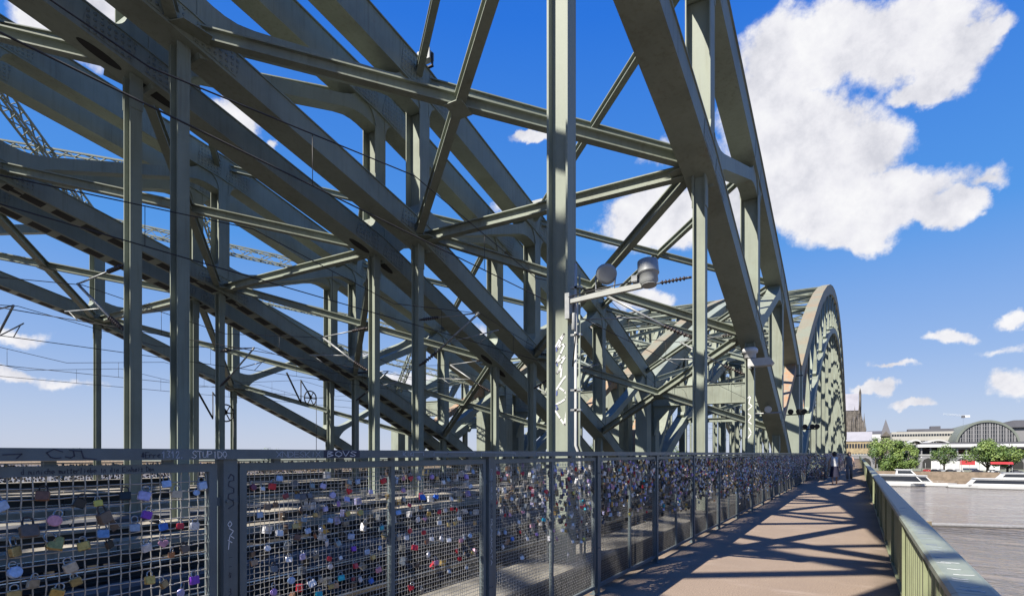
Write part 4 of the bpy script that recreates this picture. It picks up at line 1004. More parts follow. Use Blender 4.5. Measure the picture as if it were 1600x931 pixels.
# ------------------------------------------------------------------ overhead line
def cantilever(x, y, sg, lab, ztop=5.95):
    c_ = empty('catenary_bracket', (x, y, 0), 0, lab, 'catenary bracket', 'catenary brackets on the hangers')
    mb = MB(); mb.tube([(sg*0.95, 0, ztop), (sg*2.5, 0, ztop-0.05)], 0.022, 6); mb.build('tie_rod', M['zinc'], c_)
    mb = MB(); insulator(mb, (sg*0.32, 0, ztop+0.02), (sg*0.95, 0, ztop)); mb.tube([(sg*0.18, 0, ztop+0.02), (sg*0.33, 0, ztop+0.02)], 0.03, 6); mb.build('insulator', M['insul'], c_)
    mb = MB(); mb.tube([(sg*0.85, 0, 4.85), (sg*2.5, 0, ztop-0.05)], 0.035, 6); mb.build('brace_tube', M['zinc'], c_)
    mb = MB(); insulator(mb, (sg*0.30, 0, 4.55), (sg*0.87, 0, 4.86), 0.06); mb.tube([(sg*0.17, 0, 4.5), (sg*0.32, 0, 4.56)], 0.035, 6); mb.build('insulator', M['insul'], c_)
    mb = MB(); mb.tube([(sg*1.3, 0, 5.12), (sg*3.2, 0, 5.3)], 0.02, 5); mb.tube([(sg*3.0, 0, 5.28), (sg*2.5, 0, 4.98)], 0.014, 5); mb.build('steady_arm', M['zinc'], c_)
    return c_
ORD = {0: 'first', 1: 'second', 2: 'third', 3: 'fourth'}
for bi, (xb, nm) in enumerate(((X1, 'near'), (X2, 'middle'))):
    for k in (0, 1, 2, 3):
        if not (bi == 0 and k in (0, 3)): cantilever(xb-0.0, YK(k)-0.1, -1, 'catenary bracket with ribbed insulators on %s hanger, front truss of %s bridge' % (ORD[k], nm))
        if k < 3 and not (bi == 0 and k == 0): cantilever(xb-GAP, YK(k)-0.1, 1, 'catenary bracket with ribbed insulators on %s hanger, back truss of %s bridge' % (ORD[k], nm))
WN = iter([('contact wire', 'nearest track'), ('contact wire', 'second track'), ('contact wire', 'third track'), ('contact wire', 'fourth track'), ('contact wire', 'fifth track'), ('contact wire', 'sixth track')])
for xb in (X1, X2, X3):
    for xo in (-2.5, -6.5):
        _, tn = next(WN); x = xb+xo
        wv = empty('overhead_wire', (x, 0, 0), 0, 'sagging overhead wires with droppers above the '+tn, 'overhead wire', 'overhead wires above the tracks')
        mb = MB(); mb.tube([(0, -30, 4.98), (0, 205, 4.98)], 0.011, 4); mb.build('contact_wire', M['wireblk'], wv)
        mb = MB(); pts = []
        for i in range(-12, 60):
            y = L0+P*i/2.0; pts.append((0, y, 5.9-(0.55 if i % 2 else 0.0)))
        mb.tube(pts, 0.010, 4); mb.build('messenger_wire', M['wireblk'], wv)
        mb = MB()
        for i in range(-4, 40):
            y = L0+P*(i/2.0+0.25); mb.tube([(0, y, 5.62), (0, y, 4.98)], 0.006, 4)
        mb.build('droppers', M['wireblk'], wv)
# balance weights / pulley on the far truss
for px, py, lab in ((485, 622, 'tensioning wheel with bracket under the far lower chord'), (353, 645, 'smaller tensioning wheel left of the thin far post')):
    p = at_x(px, py, X3-0.4); wv = empty('tension_wheel', tuple(p), 0, lab, 'pulley', 'tensioning wheels')
    mb = MB()
    for i in range(16):
        a, c_ = 2*math.pi*i/16, 2*math.pi*(i+1)/16
        mb.tube([(0, .4*math.cos(a), .4*math.sin(a)), (0, .4*math.cos(c_), .4*math.sin(c_))], 0.035, 5, cap=False)
    for i in range(3): a = math.pi*i/3; mb.tube([(0, .4*math.cos(a), .4*math.sin(a)), (0, -.4*math.cos(a), -.4*math.sin(a))], 0.03, 4)
    mb.build('wheel', M['darksteel'], wv)
    mb = MB(); mb.tube([(0.1, -1.6, 1.2), (0.1, -0.7, -0.3), (0.1, -0.7, 0.9), (0.1, 0, 0)], 0.05, 5); mb.tube([(0, 0.4, 0), (0, 0.4, -3.6)], 0.02, 4); mb.build('bracket', M['darksteel'], wv)

# ------------------------------------------------------------------ far bank
def bank(px, y): return at_y(px, 700, y).x
def gz(px, py, y): return at_y(px, py, y).z
def tree(px, y, ztop, zbot, rx, nleaf, label, leaf=('leafA', 'leafB', 'leafC'), seed=1, base=BANK, nclump=26):
    r_ = random.Random(seed); x = bank(px, y); root = empty('tree', (x, y, base), 0, label, 'tree', 'trees on the far bank')
    H = ztop-base; hb = zbot-base; rz_ = (H-hb)/2; cz = hb+rz_
    mb = MB(); th = hb+rz_*0.8; mb.tube([(0, 0, -0.2), (0.1, 0.05, th*0.4), (0, 0.1, th*0.75), (0.1, 0, th)], [rx*0.06+.1, rx*0.045+.08, rx*0.035+.05, 0.08], 8)
    for i in range(7):
        a = 2*math.pi*i/7+r_.uniform(-.3, .3); z0 = hb*r_.uniform(0.6, 1.0); mb.tube([(0, 0, z0), (rx*.35*math.cos(a), rx*.35*math.sin(a), z0+rz_*.5), (rx*.7*math.cos(a), rx*.7*math.sin(a), cz+rz_*r_.uniform(-.3, .5))], [rx*.025+.05, rx*.018+.04, 0.04], 5)
    mb.build('trunk', M['bark'], root)
    mb = MB(); cl = []
    for i in range(nclump):
        while True:
            v = Vector((r_.uniform(-1, 1), r_.uniform(-1, 1), r_.uniform(-1, 1)))
            if 0.25 < v.length < 1: break
        v = v.normalized()*(0.45+0.45*r_.random())
        cl.append((Vector((v.x*rx, v.y*rx, cz+v.z*rz_)), r_.uniform(0.22, 0.38)*rx, r_.choice((0, 0, 1, 1, 2))))
    for i in range(nleaf):
        c_, cr, mi = r_.choice(cl); d = Vector((r_.gauss(0, 1), r_.gauss(0, 1), r_.gauss(0, .8))).normalized()*cr*(0.6+0.45*r_.random())
        p = c_+d; s_ = rx*r_.uniform(0.035, 0.06)
        n_ = (d.normalized()+Vector((r_.uniform(-1, 1), r_.uniform(-1, 1), r_.uniform(-.4, 1)))*0.8).normalized()
        u = n_.cross(Vector((r_.uniform(-1, 1), r_.uniform(-1, 1), r_.uniform(-1, 1)))).normalized(); v = n_.cross(u)
        mb.add([p-u*s_, p+v*s_*0.7, p+u*s_, p-v*s_*0.7], [(0, 1, 2, 3)], mi if r_.random() < .8 else r_.choice((0, 1, 2)))
    mb.build('crown', [M[k] for k in leaf], root)
    return root
Yt = 352
tree(1390, Yt, gz(1390, 681, Yt), gz(1390, 738, Yt)-1, 9.6, 6000, 'broad bright green tree right beside the parapet end', seed=3)
tree(1418, Yt-4, gz(1418, 688, Yt), gz(1418, 736, Yt)-1, 7.5, 4500, 'rounded tree merging with the big one above the left boat', seed=4)
tree(1475, Yt+20, gz(1475, 696, Yt+20), gz(1475, 724, Yt+20), 6.2, 2600, 'small dark green tree between the two big crowns', ('leafD', 'leafA', 'leafC'), seed=5)
tree(1543, Yt-2, gz(1543, 687, Yt), gz(1543, 728, Yt), 9.0, 5500, 'large light green tree before the station hall', seed=6)
tree(1574, Yt+2, gz(1574, 697, Yt), gz(1574, 730, Yt), 7.5, 4000, 'spreading tree at the right, lower side of the big crown', ('leafA', 'leafC', 'leafB'), seed=7)
tree(1368, 420, gz(1368, 683, 420), gz(1368, 705, 420), 5.5, 1500, 'small tree behind the left crown, below the spire', ('leafD', 'leafC', 'leafA'), seed=8)
for i, (px, y_, zt, rr) in enumerate(((1000, 395, 690, 9), (930, 400, 694, 9), (700, 380, 697, 10), (420, 420, 699, 12), (120, 420, 700, 12), (1060, 400, 694, 8))):
    tree(px, y_, gz(px, zt, y_), BANK+2, rr, 1200, ['bushy tree glimpsed right of the near hanger through the truss', 'bushy tree glimpsed under the white-tagged hanger', 'low tree far off behind the middle trusses', 'far low tree on the left horizon under the rail', 'farthest left tree on the horizon under the rail', 'bushy tree glimpsed beneath the portal beam'][i], seed=20+i)

def facade_windows(root, x0, x1, y, z0, z1, nx, nz, ww, wh, m_='glass', nm='window_row'):
    for j in range(nz):
        mb = MB(); zc = z0+(z1-z0)*(j+.5)/nz
        for i in range(nx):
            xc = x0+(x1-x0)*(i+.5)/nx; mb.box(xc-ww/2, xc+ww/2, y-0.12, y+0.2, zc-wh/2, zc+wh/2)
        mb.build(nm, M[m_], root)
# cathedral choir
Yd = 560
xr = bank(1346, Yd); xl = xr-34; zr = gz(1338, 612, Yd); ze = gz(1338, 641, Yd)
dom = empty('cathedral', (xr-14, Yd, BANK), 0, 'sooty gothic cathedral choir with steep pale roof and thin turret', 'cathedral')
o0 = Vector((xr-14, Yd, BANK))
def loc(mb_, name, m_, root, org):
    mb_.v = [(v[0]-org.x, v[1]-org.y, v[2]-org.z) for v in mb_.v]; return mb_.build(name, m_, root)
mb = MB(); mb.box(xl, xr-2.5, Yd, Yd+60, BANK, ze); loc(mb, 'wall', M['gothic'], dom, o0)
mb = MB(); mb.prism_x([(Yd-0.5, ze), (Yd+30, ze), (Yd+30, zr), (Yd+16, zr)][::-1], xl, xr-2.0); loc(mb, 'roof', M['rooflead'], dom, o0)
mb = MB(); xt = bank(1344, Yd); mb.lathe([(0.9, ze-6-BANK), (0.9, zr-BANK), (0.5, zr+2-BANK), (0.05, gz(1344, 604, Yd)-BANK)], (xt, Yd+8, BANK), (0, 0, 1), 8); loc(mb, 'turret', M['gothic'], dom, o0)
for px, top, wd in ((1326, 652, .7), (1329, 640, .8), (1332.5, 650, .6), (1335.5, 634, .8), (1339, 648, .6), (1342.2, 630, .9), (1345.5, 640, .8), (1348.2, 650, .7), (1350.4, 645, .6), (1352.5, 660, .6)):
    mb = MB(); xc = bank(px, Yd-4); z_ = gz(px, top, Yd-4)
    mb.lathe([(wd*1.5, 0), (wd*1.4, (z_-BANK)*.6), (wd, (z_-BANK)*.62), (wd*.9, (z_-BANK)*.82), (wd*1.15, (z_-BANK)*.83), (wd*.5, (z_-BANK)*.9), (0.06, z_-BANK)], (xc, Yd-4, BANK), (0, 0, 1), 6, 0, False); loc(mb, 'pinnacle', M['gothic'], dom, o0)
for px, w2, top, bot in ((1335, 2.0, 650, 674), (1341, 2.2, 648, 672), (1346, 1.3, 655, 672)):
    xc = bank(px, Yd-1); zt, zb = gz(px, top, Yd-1), gz(px, bot, Yd-1)
    mb = MB(); mb.prism_y([(xc-w2, zb), (xc+w2, zb), (xc+w2, zt-w2*1.6), (xc+w2*.5, zt-w2*.5), (xc, zt), (xc-w2*.5, zt-w2*.5), (xc-w2, zt-w2*1.6)], Yd-0.6, Yd+0.3); loc(mb, 'pointed_window', M['slate'], dom, o0)
# pale hall and yellow building beneath the choir
def block(name, pxa, pxb, y, pyt, depth, m_, lab, cat, roof=None, roofh=3.0, rows=3, cols=8, ww=1.4, wh=1.8, zb=BANK, wm='glass'):
    xa, xb = bank(pxa, y), bank(pxb, y); zt = gz((pxa+pxb)/2, pyt, y); r = empty(name, ((xa+xb)/2, y, zb), 0, lab, cat); org = Vector(((xa+xb)/2, y, zb))
    mb = MB(); mb.box(xa, xb, y, y+depth, zb, zt); loc(mb, 'wall', M[m_], r, org)
    if roof:
        mb = MB(); mb.prism_x([(y-0.6, zt), (y+depth+.6, zt), (y+depth/2+2, zt+roofh), (y+depth/2-2, zt+roofh)][::-1], xa-0.5, xb+0.5); loc(mb, 'roof', M[roof], r, org)
    if rows:
        h_ = (zt-zb)*0.8
        for j in range(rows):
            mb = MB(); zc = zt-h_*(j+.5)/rows
            for i in range(cols): xc = xa+(xb-xa)*(i+.5)/cols; mb.box(xc-ww/2, xc+ww/2, y-0.06, y+0.4, zc-wh/2, zc+wh/2)
            loc(mb, 'window_row', M[wm], r, org)
    return r, org, xa, xb, zt
block('museum_building', 1322, 1362, 520, 689, 18, 'yellowstone', 'yellow stone building with pale roof under the cathedral choir', 'building', 'rooflead', 7.5, 2, 9, 1.3, 3.5)
block('terrace_building', 1340, 1372, 470, 706, 14, 'yellowstone', 'low yellow stone block behind the parapet end', 'building', None, 0, 2, 7, 1.3, 2.2)
r, org, xa, xb, zt = block('church_tower', 1377, 1392, 600, 681, 12, 'gothic', 'small church tower with a pointed slate pyramid roof', 'church', None, 0, 1, 2, 1.5, 4)
mb = MB(); xm = (xa+xb)/2; zs = gz(1385, 654, 600); vs = [(xa-.5, 599.5, zt), (xb+.5, 599.5, zt), (xb+.5, 612.5, zt), (xa-.5, 612.5, zt), (xm, 606, zs)]; mb.add(vs, [(3, 2, 1, 0), (0, 1, 4), (1, 2, 4), (2, 3, 4), (3, 0, 4)]); loc(mb, 'spire', M['slate'], r, org)
mb = MB(); mb.prism_y([(xa-.2, zt-.1), (xb+.2, zt-.1), (xm, zt+4.5)], 598.9, 599.6); loc(mb, 'gable', M['gothic'], r, org)
block('white_building', 1356, 1380, 640, 677, 14, 'white', 'white low building left of the church tower', 'building', 'slate', 2.5, 1, 6, 1.5, 1.6)
r, org, xa, xb, zt = block('hotel_building', 1393, 1502, 520, 674, 20, 'plaster', 'long cream hotel block with rows of windows behind the trees', 'building', None, 0, 4, 26, 1.3, 1.7, wm='glass')
mb = MB(); mb.box(bank(1419, 523), bank(1491, 523), 526, 538, zt, zt+2.2); mb.box(bank(1455, 523), bank(1471, 523), 528, 536, zt+2.2, zt+4.2); mb.box(bank(1402, 523), bank(1500, 523), 523, 539, zt-0.05, zt+0.5); loc(mb, 'roof', M['slate'], r, org)
# station hall: glazed arch front and long vault
Ys = 480
xa, xb = bank(1493, Ys), bank(1594, Ys); zb_, ztp = gz(1543, 690, Ys), gz(1543, 656, Ys); xm = (xa+xb)/2; hw_ = (xb-xa)/2
st = empty('station_hall', (xm, Ys, BANK), 0, 'railway station hall with a glazed round gable and grey-green vault', 'station'); org = Vector((xm, Ys, BANK))
def arc(rx_, rz_, n=24, z0=0):
    rad = (rx_*rx_+rz_*rz_)/(2*rz_); an = math.asin(min(1, rx_/rad)); return [(rad*math.sin(an*(1-2*i/n)), z0+rz_-rad+rad*math.cos(an*(1-2*i/n))) for i in range(n+1)]
hv = ztp-zb_
prof_o = [(xm+x, zb_+z) for x, z in arc(hw_, hv)]; prof_i = [(xm+x, zb_+z) for x, z in arc(hw_*0.93, hv*0.9)]
mb = MB(); n = len(prof_o)
vs = [(x, Ys, z) for x, z in prof_o]+[(x, Ys+230, z) for x, z in prof_o]; mb.add(vs, [(i, i+1, i+1+n, i+n) for i in range(n-1)]+[tuple(range(n, 2*n))]); loc(mb, 'vault_roof', M['roofgreen'], st, org)
mb = MB(); vs = [(x, Ys-0.8, z) for x, z in prof_o]+[(x, Ys-0.8, z) for x, z in prof_i]+[(x, Ys+0.6, z) for x, z in prof_i]+[(x, Ys+0.6, z) for x, z in prof_o]
mb.add(vs, [(i, i+1, i+1+n, i+n) for i in range(n-1)]+[(i+n, i+1+n, i+1+2*n, i+2*n) for i in range(n-1)]+[(i+3*n, i+1+3*n, i+1, i) for i in range(n-1)]); loc(mb, 'gable_arch', M['roofgreen'], st, org)
mb = MB(); mb.add([(x, Ys+0.3, z) for x, z in prof_i], [tuple(range(n))]); loc(mb, 'glazing', M['glass'], st, org)
RI = ((hw_*.93)**2+(hv*.9)**2)/(2*hv*.9)
mb = MB()
for i in range(1, 22):
    t = i/22; x = xm+hw_*0.93*(2*t-1); zz = zb_+hv*.9-RI+math.sqrt(RI*RI-(x-xm)**2); mb.box(x-(0.55 if i % 3 == 0 else .28), x+(0.55 if i % 3 == 0 else .28), Ys-0.1, Ys+0.2, zb_, zz)
for j in range(1, 5): z = zb_+hv*.9*j/5; hwj = math.sqrt(max(0, RI*RI-(RI-hv*.9*(1-j/5))**2))*0.99; mb.box(xm-hwj, xm+hwj, Ys-0.05, Ys+0.15, z-.12, z+.12)
loc(mb, 'mullions', M['concg'], st, org)
mb = MB(); mb.box(xa-6, xb+20, Ys-1, Ys+40, BANK, zb_); loc(mb, 'base_wall', M['darksteel'], st, org)
# second vault behind, platform roofs with a white edge and small round canopies
xa2, xb2 = bank(1545, 500), bank(1660, 500); zt2 = gz(1600, 653, 500)
st2 = empty('station_hall', ((xa2+xb2)/2, 520, BANK), 0, 'flatter grey station roof rising behind the glazed vault at right', 'station'); org2 = Vector(((xa2+xb2)/2, 520, BANK))
mb = MB(); mb.box(xa2, xb2, 530, 640, BANK, zt2-5); loc(mb, 'wall', M['concg'], st2, org2); mb = MB(); mb.prism_y([(xa2-2, zt2-5), (xb2+2, zt2-5), (xb2-10, zt2), (xa2+18, zt2)], 528, 642); loc(mb, 'roof', M['slate'], st2, org2)
pf = empty('platform_roof', (bank(1520, 440), 440, BANK), 0, 'long platform roof with a bright white edge below the station gable', 'platform roof'); orp = Vector((bank(1520, 440), 440, BANK))
za, zb2 = gz(1520, 693.5, 440), gz(1520, 698, 440)
mb = MB(); mb.box(bank(1434, 440), bank(1640, 440), 440, 460, zb2, za); loc(mb, 'fascia', M['white'], pf, orp)
mb = MB(); mb.box(bank(1440, 440), bank(1640, 440), 441, 462, za, za+1.1); loc(mb, 'roof_deck', M['slate'], pf, orp)
mb = MB(); mb.box(bank(1440, 447), bank(1640, 447), 447, 460, gz(1500, 712, 447), zb2-1.2); loc(mb, 'platform_front', M['darksteel'], pf, orp)
mb = MB(); mb.box(bank(1476, 445), bank(1640, 445), 445, 447, gz(1500, 707, 445), gz(1500, 703.5, 445)); loc(mb, 'sign_band', M['brick'], pf, orp)
for i in range(12):
    xc = bank(1440+i*14, 442); mb = MB(); mb.box(xc-.35, xc+.35, 442, 442.7, BANK, zb2-.01); loc(mb, 'column', M['concg'], pf, orp)
for i, (pa, pb) in enumerate(((1420, 1442), (1444, 1488))):
    xa, xb = bank(pa, 450), bank(pb, 450); xm2 = (xa+xb)/2; hw2 = (xb-xa)/2; z0 = gz(pa, 694, 450); h2 = gz(pa, 686.5, 450)-z0
    cr = empty('round_canopy', (xm2, 450, BANK), 0, ['short arched canopy roof left of the platform roof', 'wider arched canopy roof beside the station gable'][i], 'canopy'); oc = Vector((xm2, 450, BANK))
    po = [(xm2+x, z0+z) for x, z in arc(hw2, h2, 14)]; n2 = len(po); mb = MB(); mb.add([(x, 450, z) for x, z in po]+[(x, 500, z) for x, z in po]+[(x, 450, z-.9) for x, z in po], [(k, k+1, k+1+n2, k+n2) for k in range(n2-1)]+[(k, k+2*n2, k+1+2*n2, k+1) for k in range(n2-1)]); loc(mb, 'vault', M['offwhite'], cr, oc)
    mb = MB(); mb.box(xa, xb, 455, 498, BANK, z0-.5); loc(mb, 'base_wall', M['concg'], cr, oc)
# embankment wall, white hoarding, red banner
mb = MB(); mb.box(bank(1300, 430), bank(1640, 430), 430, 436, BANK, gz(1500, 711, 430)); vw = tag(mb.build('viaduct_wall', M['concg']), 'arched viaduct wall under the platforms behind the trees', 'wall')
zt_ = gz(1500, 711, 430)-BANK
for i in range(16):
    xc = bank(1352, 430)+i*8.2; mb = MB(); hh_ = zt_*0.8
    mb.prism_y([(xc-3, BANK), (xc+3, BANK), (xc+3, BANK+hh_*.6), (xc+2.1, BANK+hh_*.85), (xc, BANK+hh_), (xc-2.1, BANK+hh_*.85), (xc-3, BANK+hh_*.6)], 429.7, 430.3); mb.build('arch_opening', M['dark'], vw)  # solid near-black panel; the shade inside the arch is its colour
mb = MB(); mb.box(bank(1300, 430), bank(1640, 430), 429.6, 436.2, BANK+zt_, BANK+zt_+.5); mb.build('coping', M['offwhite'], vw)
mb = MB()
for i in range(7):
    xc0 = bank(1455, 400)+i*4.3; mb.box(xc0, xc0+4.15, 400, 400.3, BANK, gz(1500, 720, 400))
tag(mb.build('hoarding', M['white']), 'white hoarding panels along the far riverside road', 'hoarding')
mb = MB(); xq = bank(1512, 396); mb.box(xq-3.2, xq+3.2, 396, 396.2, gz(1512, 726, 396), gz(1512, 719, 396)); tag(mb.build('banner', M['red']), 'red banner on the white hoarding left of the big tree', 'banner')
# red parasol/awning beside the right tree
aw = empty('awning', (bank(1565, 343), 343, BANK), 0, 'red awning on thin legs under the right tree', 'awning')
mb = MB(); mb.prism_x([(-1.5, 4.2), (1.5, 4.2), (0, 5.2)], -4, 4); mb.build('canopy', M['red'], aw)
for sx in (-3.8, 3.8):
    mb = MB(); mb.tube([(sx, 0, 0), (sx, 0, 4.2)], 0.08, 6); mb.build('leg', M['white'], aw)
# cars
CARW = {}
def car(px, y, col, lab, ln=4.3):
    x = bank(px, y); r = empty('parked_car', (x, y, BANK), 0, lab, 'car', 'cars parked on the far bank')
    if col not in CARW: CARW[col] = mat('car_paint_%d' % len(CARW), col, 0.25)
    h = ln/2
    mb = MB(); mb.prism_y([(-h, .35), (h, .35), (h, .75), (h*.88, .92), (h*.45, 1.0), (h*.18, 1.45), (-h*.55, 1.47), (-h*.85, 1.0), (-h, .9)], -.85, .85); mb.build('body', CARW[col], r)
    mb = MB(); mb.prism_y([(h*.38, 1.02), (h*.16, 1.38), (-h*.5, 1.40), (-h*.75, 1.02)], -.87, .87); mb.build('side_windows', M['glass'], r)
    for sx in (-h*.62, h*.62):
        for sy in (-.8, .8): mb = MB(); mb.lathe([(.33, -.1), (.33, .1)], (sx, sy, .33), (0, 1, 0), 12); mb.build('wheel', M['black'], r)
for i, (px, col, lab) in enumerate(((1462, (.02, .02, .03), 'black car left of the small dark tree'), (1486, (.05, .05, .06), 'dark car just right of the small tree'), (1497, (.6, .6, .62), 'silver car before the white hoarding'), (1527, (.03, .03, .05), 'dark blue car left of the big tree trunk'), (1552, (.7, .7, .7), 'white car under the big light tree'), (1588, (.1, .1, .12), 'dark car at the right edge of the bank'), (1450, (.5, .05, .05), 'red car beside the left tree'), (1472, (.4, .42, .45), 'grey car under the small dark tree'))):
    car(px, 347+(i % 3)*2.4, col, lab)
# crane
Yc = 640
cx = bank(1505, Yc); cr = empty('tower_crane', (cx, Yc, BANK), 0, 'pale tower crane with a long jib above the roofs', 'crane')
def rel(px, py): p = at_y(px, py, Yc); return Vector((p.x-cx, 0, p.z-BANK))
mb = MB(); a_ = rel(1505, 648); lattice(mb, (0, 0, 0), (0, 0, a_.z), 1.3, 1.3, 16); mb.build('mast', M['offwhite'], cr)
mb = MB(); lattice(mb, rel(1474, 646.5), rel(1515, 650), 1.1, 1.1, 16); mb.box(rel(1511, 650).x-2, rel(1511, 650).x+2, -1, 1, a_.z-2.2, a_.z-.4); mb.build('jib', M['white'], cr)
mb = MB(); mb.box(-1.2, 1.2, -1.2, 1.2, a_.z-2.6, a_.z-.6); mb.build('cab', M['slate'], cr)
# boats
def hullpts(ln, bw, bow): return [(-ln/2, -bw/2), (ln/2-bow, -bw/2), (ln/2, 0), (ln/2-bow, bw/2), (-ln/2, bw/2)]
def boat(x, y, ln, bw, flip, lab, decks, red=None, band=True):
    r = empty('river_boat', (x, y, WATER), math.pi if flip else 0, lab, 'boat', 'white river boats moored at the far quay')
    mb = MB(); hp = hullpts(ln, bw, ln*.14); n = len(hp); hp2 = [(px*.97, py*.9) for px, py in hp]
    mb.add([(a, c_, -.5) for a, c_ in hp2]+[(a, c_, 1.5) for a, c_ in hp], [tuple(reversed(range(n))), tuple(range(n, 2*n))]+[(i, (i+1) % n, (i+1) % n+n, i+n) for i in range(n)]); mb.build('hull', M['white'], r)
    mb = MB(); hp3 = [(a*1.004, c_*1.01) for a, c_ in hp]; mb.prism_z([(a, c_) for a, c_ in hp3], -.1, .18); mb.build('waterline', M['darksteel'], r)
    z = 1.5
    for i, (fa, fb, h) in enumerate(decks):
        a, c_ = -ln/2+ln*fa, -ln/2+ln*fb; bw2 = bw*(.86-.08*i)
        mb = MB(); mb.prism_y([(a, z), (c_, z), (c_-h*.9, z+h), (a+.3, z+h)], -bw2/2, bw2/2); mb.build('deckhouse', M['white'], r)
        if h > 1.5:
            mb = MB(); mb.prism_y([(a+.8, z+.75), (c_-1.3, z+.75), (c_-h*.8-.4, z+h-.45), (a+.8, z+h-.45)], -bw2/2-.04, bw2/2+.04); mb.build('window_band', M['glass'], r)
        mb = MB(); mb.box(a-.3, c_-h*.7, -bw2/2-.3, bw2/2+.3, z+h, z+h+.16); mb.build('roof_deck', M['white'], r)
        z += h+.16
    mb = MB()
    for i in range(int(ln*.8/2)): xx = -ln/2+.6+i*2; mb.tube([(xx, -bw/2+.1, 1.5), (xx, -bw/2+.1, 2.5)], .04, 4)
    mb.tube([(-ln/2+.5, -bw/2+.1, 2.5), (ln*.3, -bw/2+.1, 2.5)], .04, 4); mb.build('railing', M['offwhite'], r)
    mb = MB(); mb.tube([(ln*.05, 0, z), (ln*.05, 0, z+3)], .07, 5); mb.build('mast', M['offwhite'], r)
    if red: mb = MB(); mb.box(red[0], red[1], -2, 2, z, z+1.4); mb.build('funnel', M['red'], r)
    return r
xe = bank(1447, 322); boat(xe-21, 322, 42, 8, False, 'white passenger boat with dark window band next to the parapet', [(.02, .98, 3.6), (.05, .5, 1.7)])
xe2 = bank(1496, 327); boat(xe2-13, 328.6, 26, 5.6, False, 'slim white boat moored behind, between the two larger boats', [(.05, .66, 3.2), (.1, .42, 2.6)])
xs = bank(1479, 318); boat(xs+36, 318, 72, 9, True, 'long low white boat with its bow pointing left, at right edge', [(.0, .90, 2.7), (.05, .76, 2.4), (.1, .6, 1.8)], red=(-4, 2))
# floating boom line on the river
b0 = at_z(1440, 821, WATER); b1 = at_z(1600, 826, WATER); d_ = (b1-b0); mb = MB(); mb.tube([b0-d_*1.5+Vector((0, 0, .35)), b1+d_*3+Vector((0, 0, .35))], 0.42, 8)
tag(mb.build('floating_boom', M['concg']), 'long grey floating boom lying across the river', 'boom')
# lamps on the bank
for i, px in enumerate((1402, 1440, 1502)):
    x = bank(px, 344); l_ = empty('street_lamp', (x, 344, BANK), 0, ['thin street lamp before the left tree', 'thin street lamp right of the left tree', 'thin street lamp near the red banner'][i], 'street lamp', 'street lamps on the far bank')
    mb = MB(); mb.tube([(0, 0, 0), (0, 0, 7)], [.12, .07], 6); mb.build('pole', M['concg'], l_); mb = MB(); mb.lathe([(.1, 0), (.35, .1), (.3, .4), (.05, .5)], (0, 0, 7), (0, 0, 1), 10); mb.build('lamp_head', M['white'], l_)

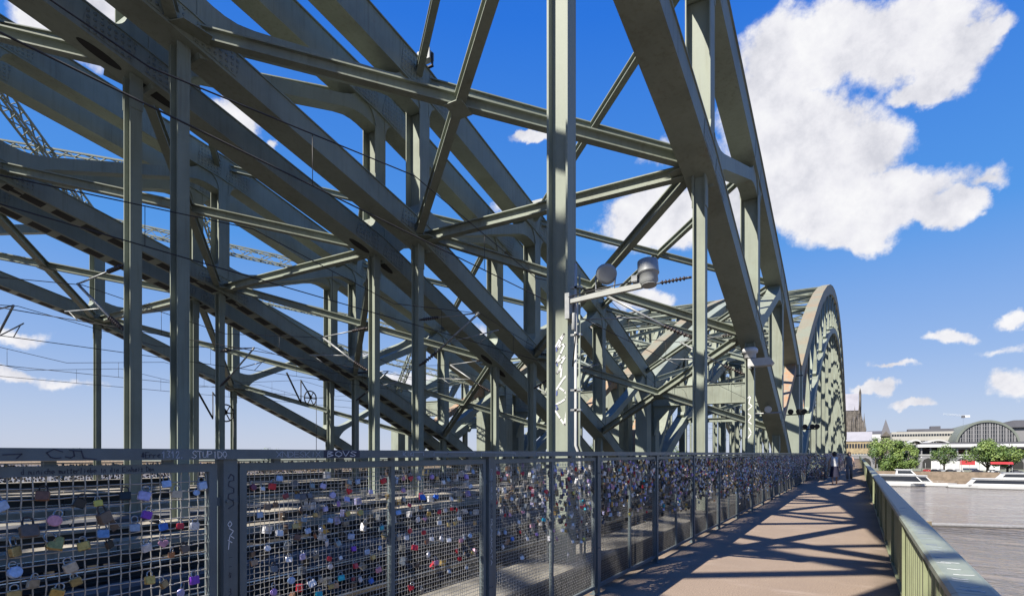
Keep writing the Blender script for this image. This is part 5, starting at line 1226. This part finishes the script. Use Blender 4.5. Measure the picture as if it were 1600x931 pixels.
# ------------------------------------------------------------------ people
def person(px, py, lab, top, bottom, skirt, seed, rz, bag=False):
    g = at_z(px, py, 0.0); r = empty('person', tuple(g), rz, lab, 'person')
    J = {'pel': (0, 0, .93), 'spine': (0, .01, 1.15), 'chest': (0, 0, 1.34), 'neck': (0, .0, 1.49), 'head': (0, .02, 1.58), 'crown': (0, .01, 1.70)}
    for s_, n in ((-1, 'l'), (1, 'r')):
        st_ = .16*s_
        J.update({n+'hip': (s_*.09, 0, .88), n+'kn': (s_*.10, .05+st_*.6, .49), n+'an': (s_*.10, st_*1.1-.04, .09), n+'toe': (s_*.11, st_*1.1+.12, .04),
                  n+'sh': (s_*.18, 0, 1.41), n+'el': (s_*.24, -st_*.4, 1.14), n+'wr': (s_*.25, .06-st_*.6, .90), n+'ha': (s_*.25, .09-st_*.7, .80)})
    rad = {'pel': .14, 'spine': .115, 'chest': .135, 'neck': .055, 'head': .09, 'crown': .075, 'hip': .088, 'kn': .058, 'an': .038, 'toe': .033, 'sh': .06, 'el': .042, 'wr': .028, 'ha': .035}
    names = list(J); ed = [('pel', 'spine'), ('spine', 'chest'), ('chest', 'neck'), ('neck', 'head'), ('head', 'crown')]
    for n in 'lr': ed += [('pel', n+'hip'), (n+'hip', n+'kn'), (n+'kn', n+'an'), (n+'an', n+'toe'), ('chest', n+'sh'), (n+'sh', n+'el'), (n+'el', n+'wr'), (n+'wr', n+'ha')]
    me = bpy.data.meshes.new('body'); me.from_pydata([J[n] for n in names], [(names.index(a), names.index(c_)) for a, c_ in ed], [])
    o = bpy.data.objects.new('body', me); C.objects.link(o); o.parent = r; me.materials.append(M['skin'])
    md = o.modifiers.new('skin', 'SKIN'); o.modifiers.new('sub', 'SUBSURF').levels = 1; o.modifiers['sub'].render_levels = 2
    for i, n in enumerate(names):
        rr = rad.get(n, rad.get(n[1:], .05)); me.skin_vertices[0].data[i].radius = (rr, rr*(.8 if n in ('chest', 'pel', 'spine') else 1))
    me.skin_vertices[0].data[0].use_root = True
    def ell(prof):
        mb = MB(); n = 18; k0 = 0
        for (z, rx, ry, yo) in prof:
            for i in range(n): a = 2*math.pi*i/n; mb.v.append((rx*math.cos(a), yo+ry*math.sin(a), z))
        for j in range(len(prof)-1):
            for i in range(n): mb.f.append((j*n+i, j*n+(i+1) % n, (j+1)*n+(i+1) % n, (j+1)*n+i)); mb.m.append(0); mb.sm.append(True)
        return mb
    ell([(.88, .175, .135, 0), (1.0, .165, .13, 0), (1.15, .15, .125, 0), (1.33, .18, .14, 0), (1.42, .19, .115, 0), (1.47, .10, .08, 0), (1.48, .07, .07, 0)]).build('top', top, r)
    if skirt: ell([(.42, .25, .22, 0), (.6, .22, .2, 0), (.85, .19, .15, 0), (.98, .165, .132, 0)]).build('skirt', bottom, r)
    else:
        for s_ in (-1, 1):
            mb = MB(); st_ = .16*s_; mb.tube([(s_*.09, 0, .98), (s_*.09, 0, .85), (s_*.10, .05+st_*.6, .49), (s_*.10, st_*1.1-.04, .1)], [.11, .105, .075, .065], 12); mb.build('trouser_leg', bottom, r)
    ell([(1.50, .085, .08, -.035), (1.58, .105, .10, -.02), (1.68, .10, .105, -.005), (1.745, .06, .06, 0), (1.76, .01, .01, 0)]).build('hair', M['hair'], r)
    if bag: mb = MB(); mb.box(-.16, .16, -.02, .10, 0, .3); bo = mb.build('shoulder_bag', M['navy']); bo.location = tuple(Vector(g)+Vector((.33, -.05, .72))); tag(bo, 'dark shoulder bag at the hip of the walker in white', 'bag')
person(1304, 757, 'walker in white top and dark skirt on the walkway by the fence', M['white'], M['navy'], True, 1, 0.1)
person(1327, 750, 'walker in grey clothes standing behind the one in white', M['greycloth'], M['greycloth'], False, 2, math.pi, False)

h2 = [o for o in br1.children if o.name.split('.')[0] == 'hanger'][5]
hy2 = YK(2)-0.016
def hang2(px, py): p = at_y(px, py, hy2-0.002); return Vector((p.x-X1, p.y, p.z))
ribbons([[(1168, 622), (1173, 618), (1170, 630), (1175, 634), (1169, 640)], [(1169, 646), (1174, 650), (1169, 658), (1174, 662)], [(1170, 668), (1174, 676), (1169, 684)]], 0.035, hang2, Vector((0, -0.0015, 0))).build('graffiti', M['paintwhite'], h2)
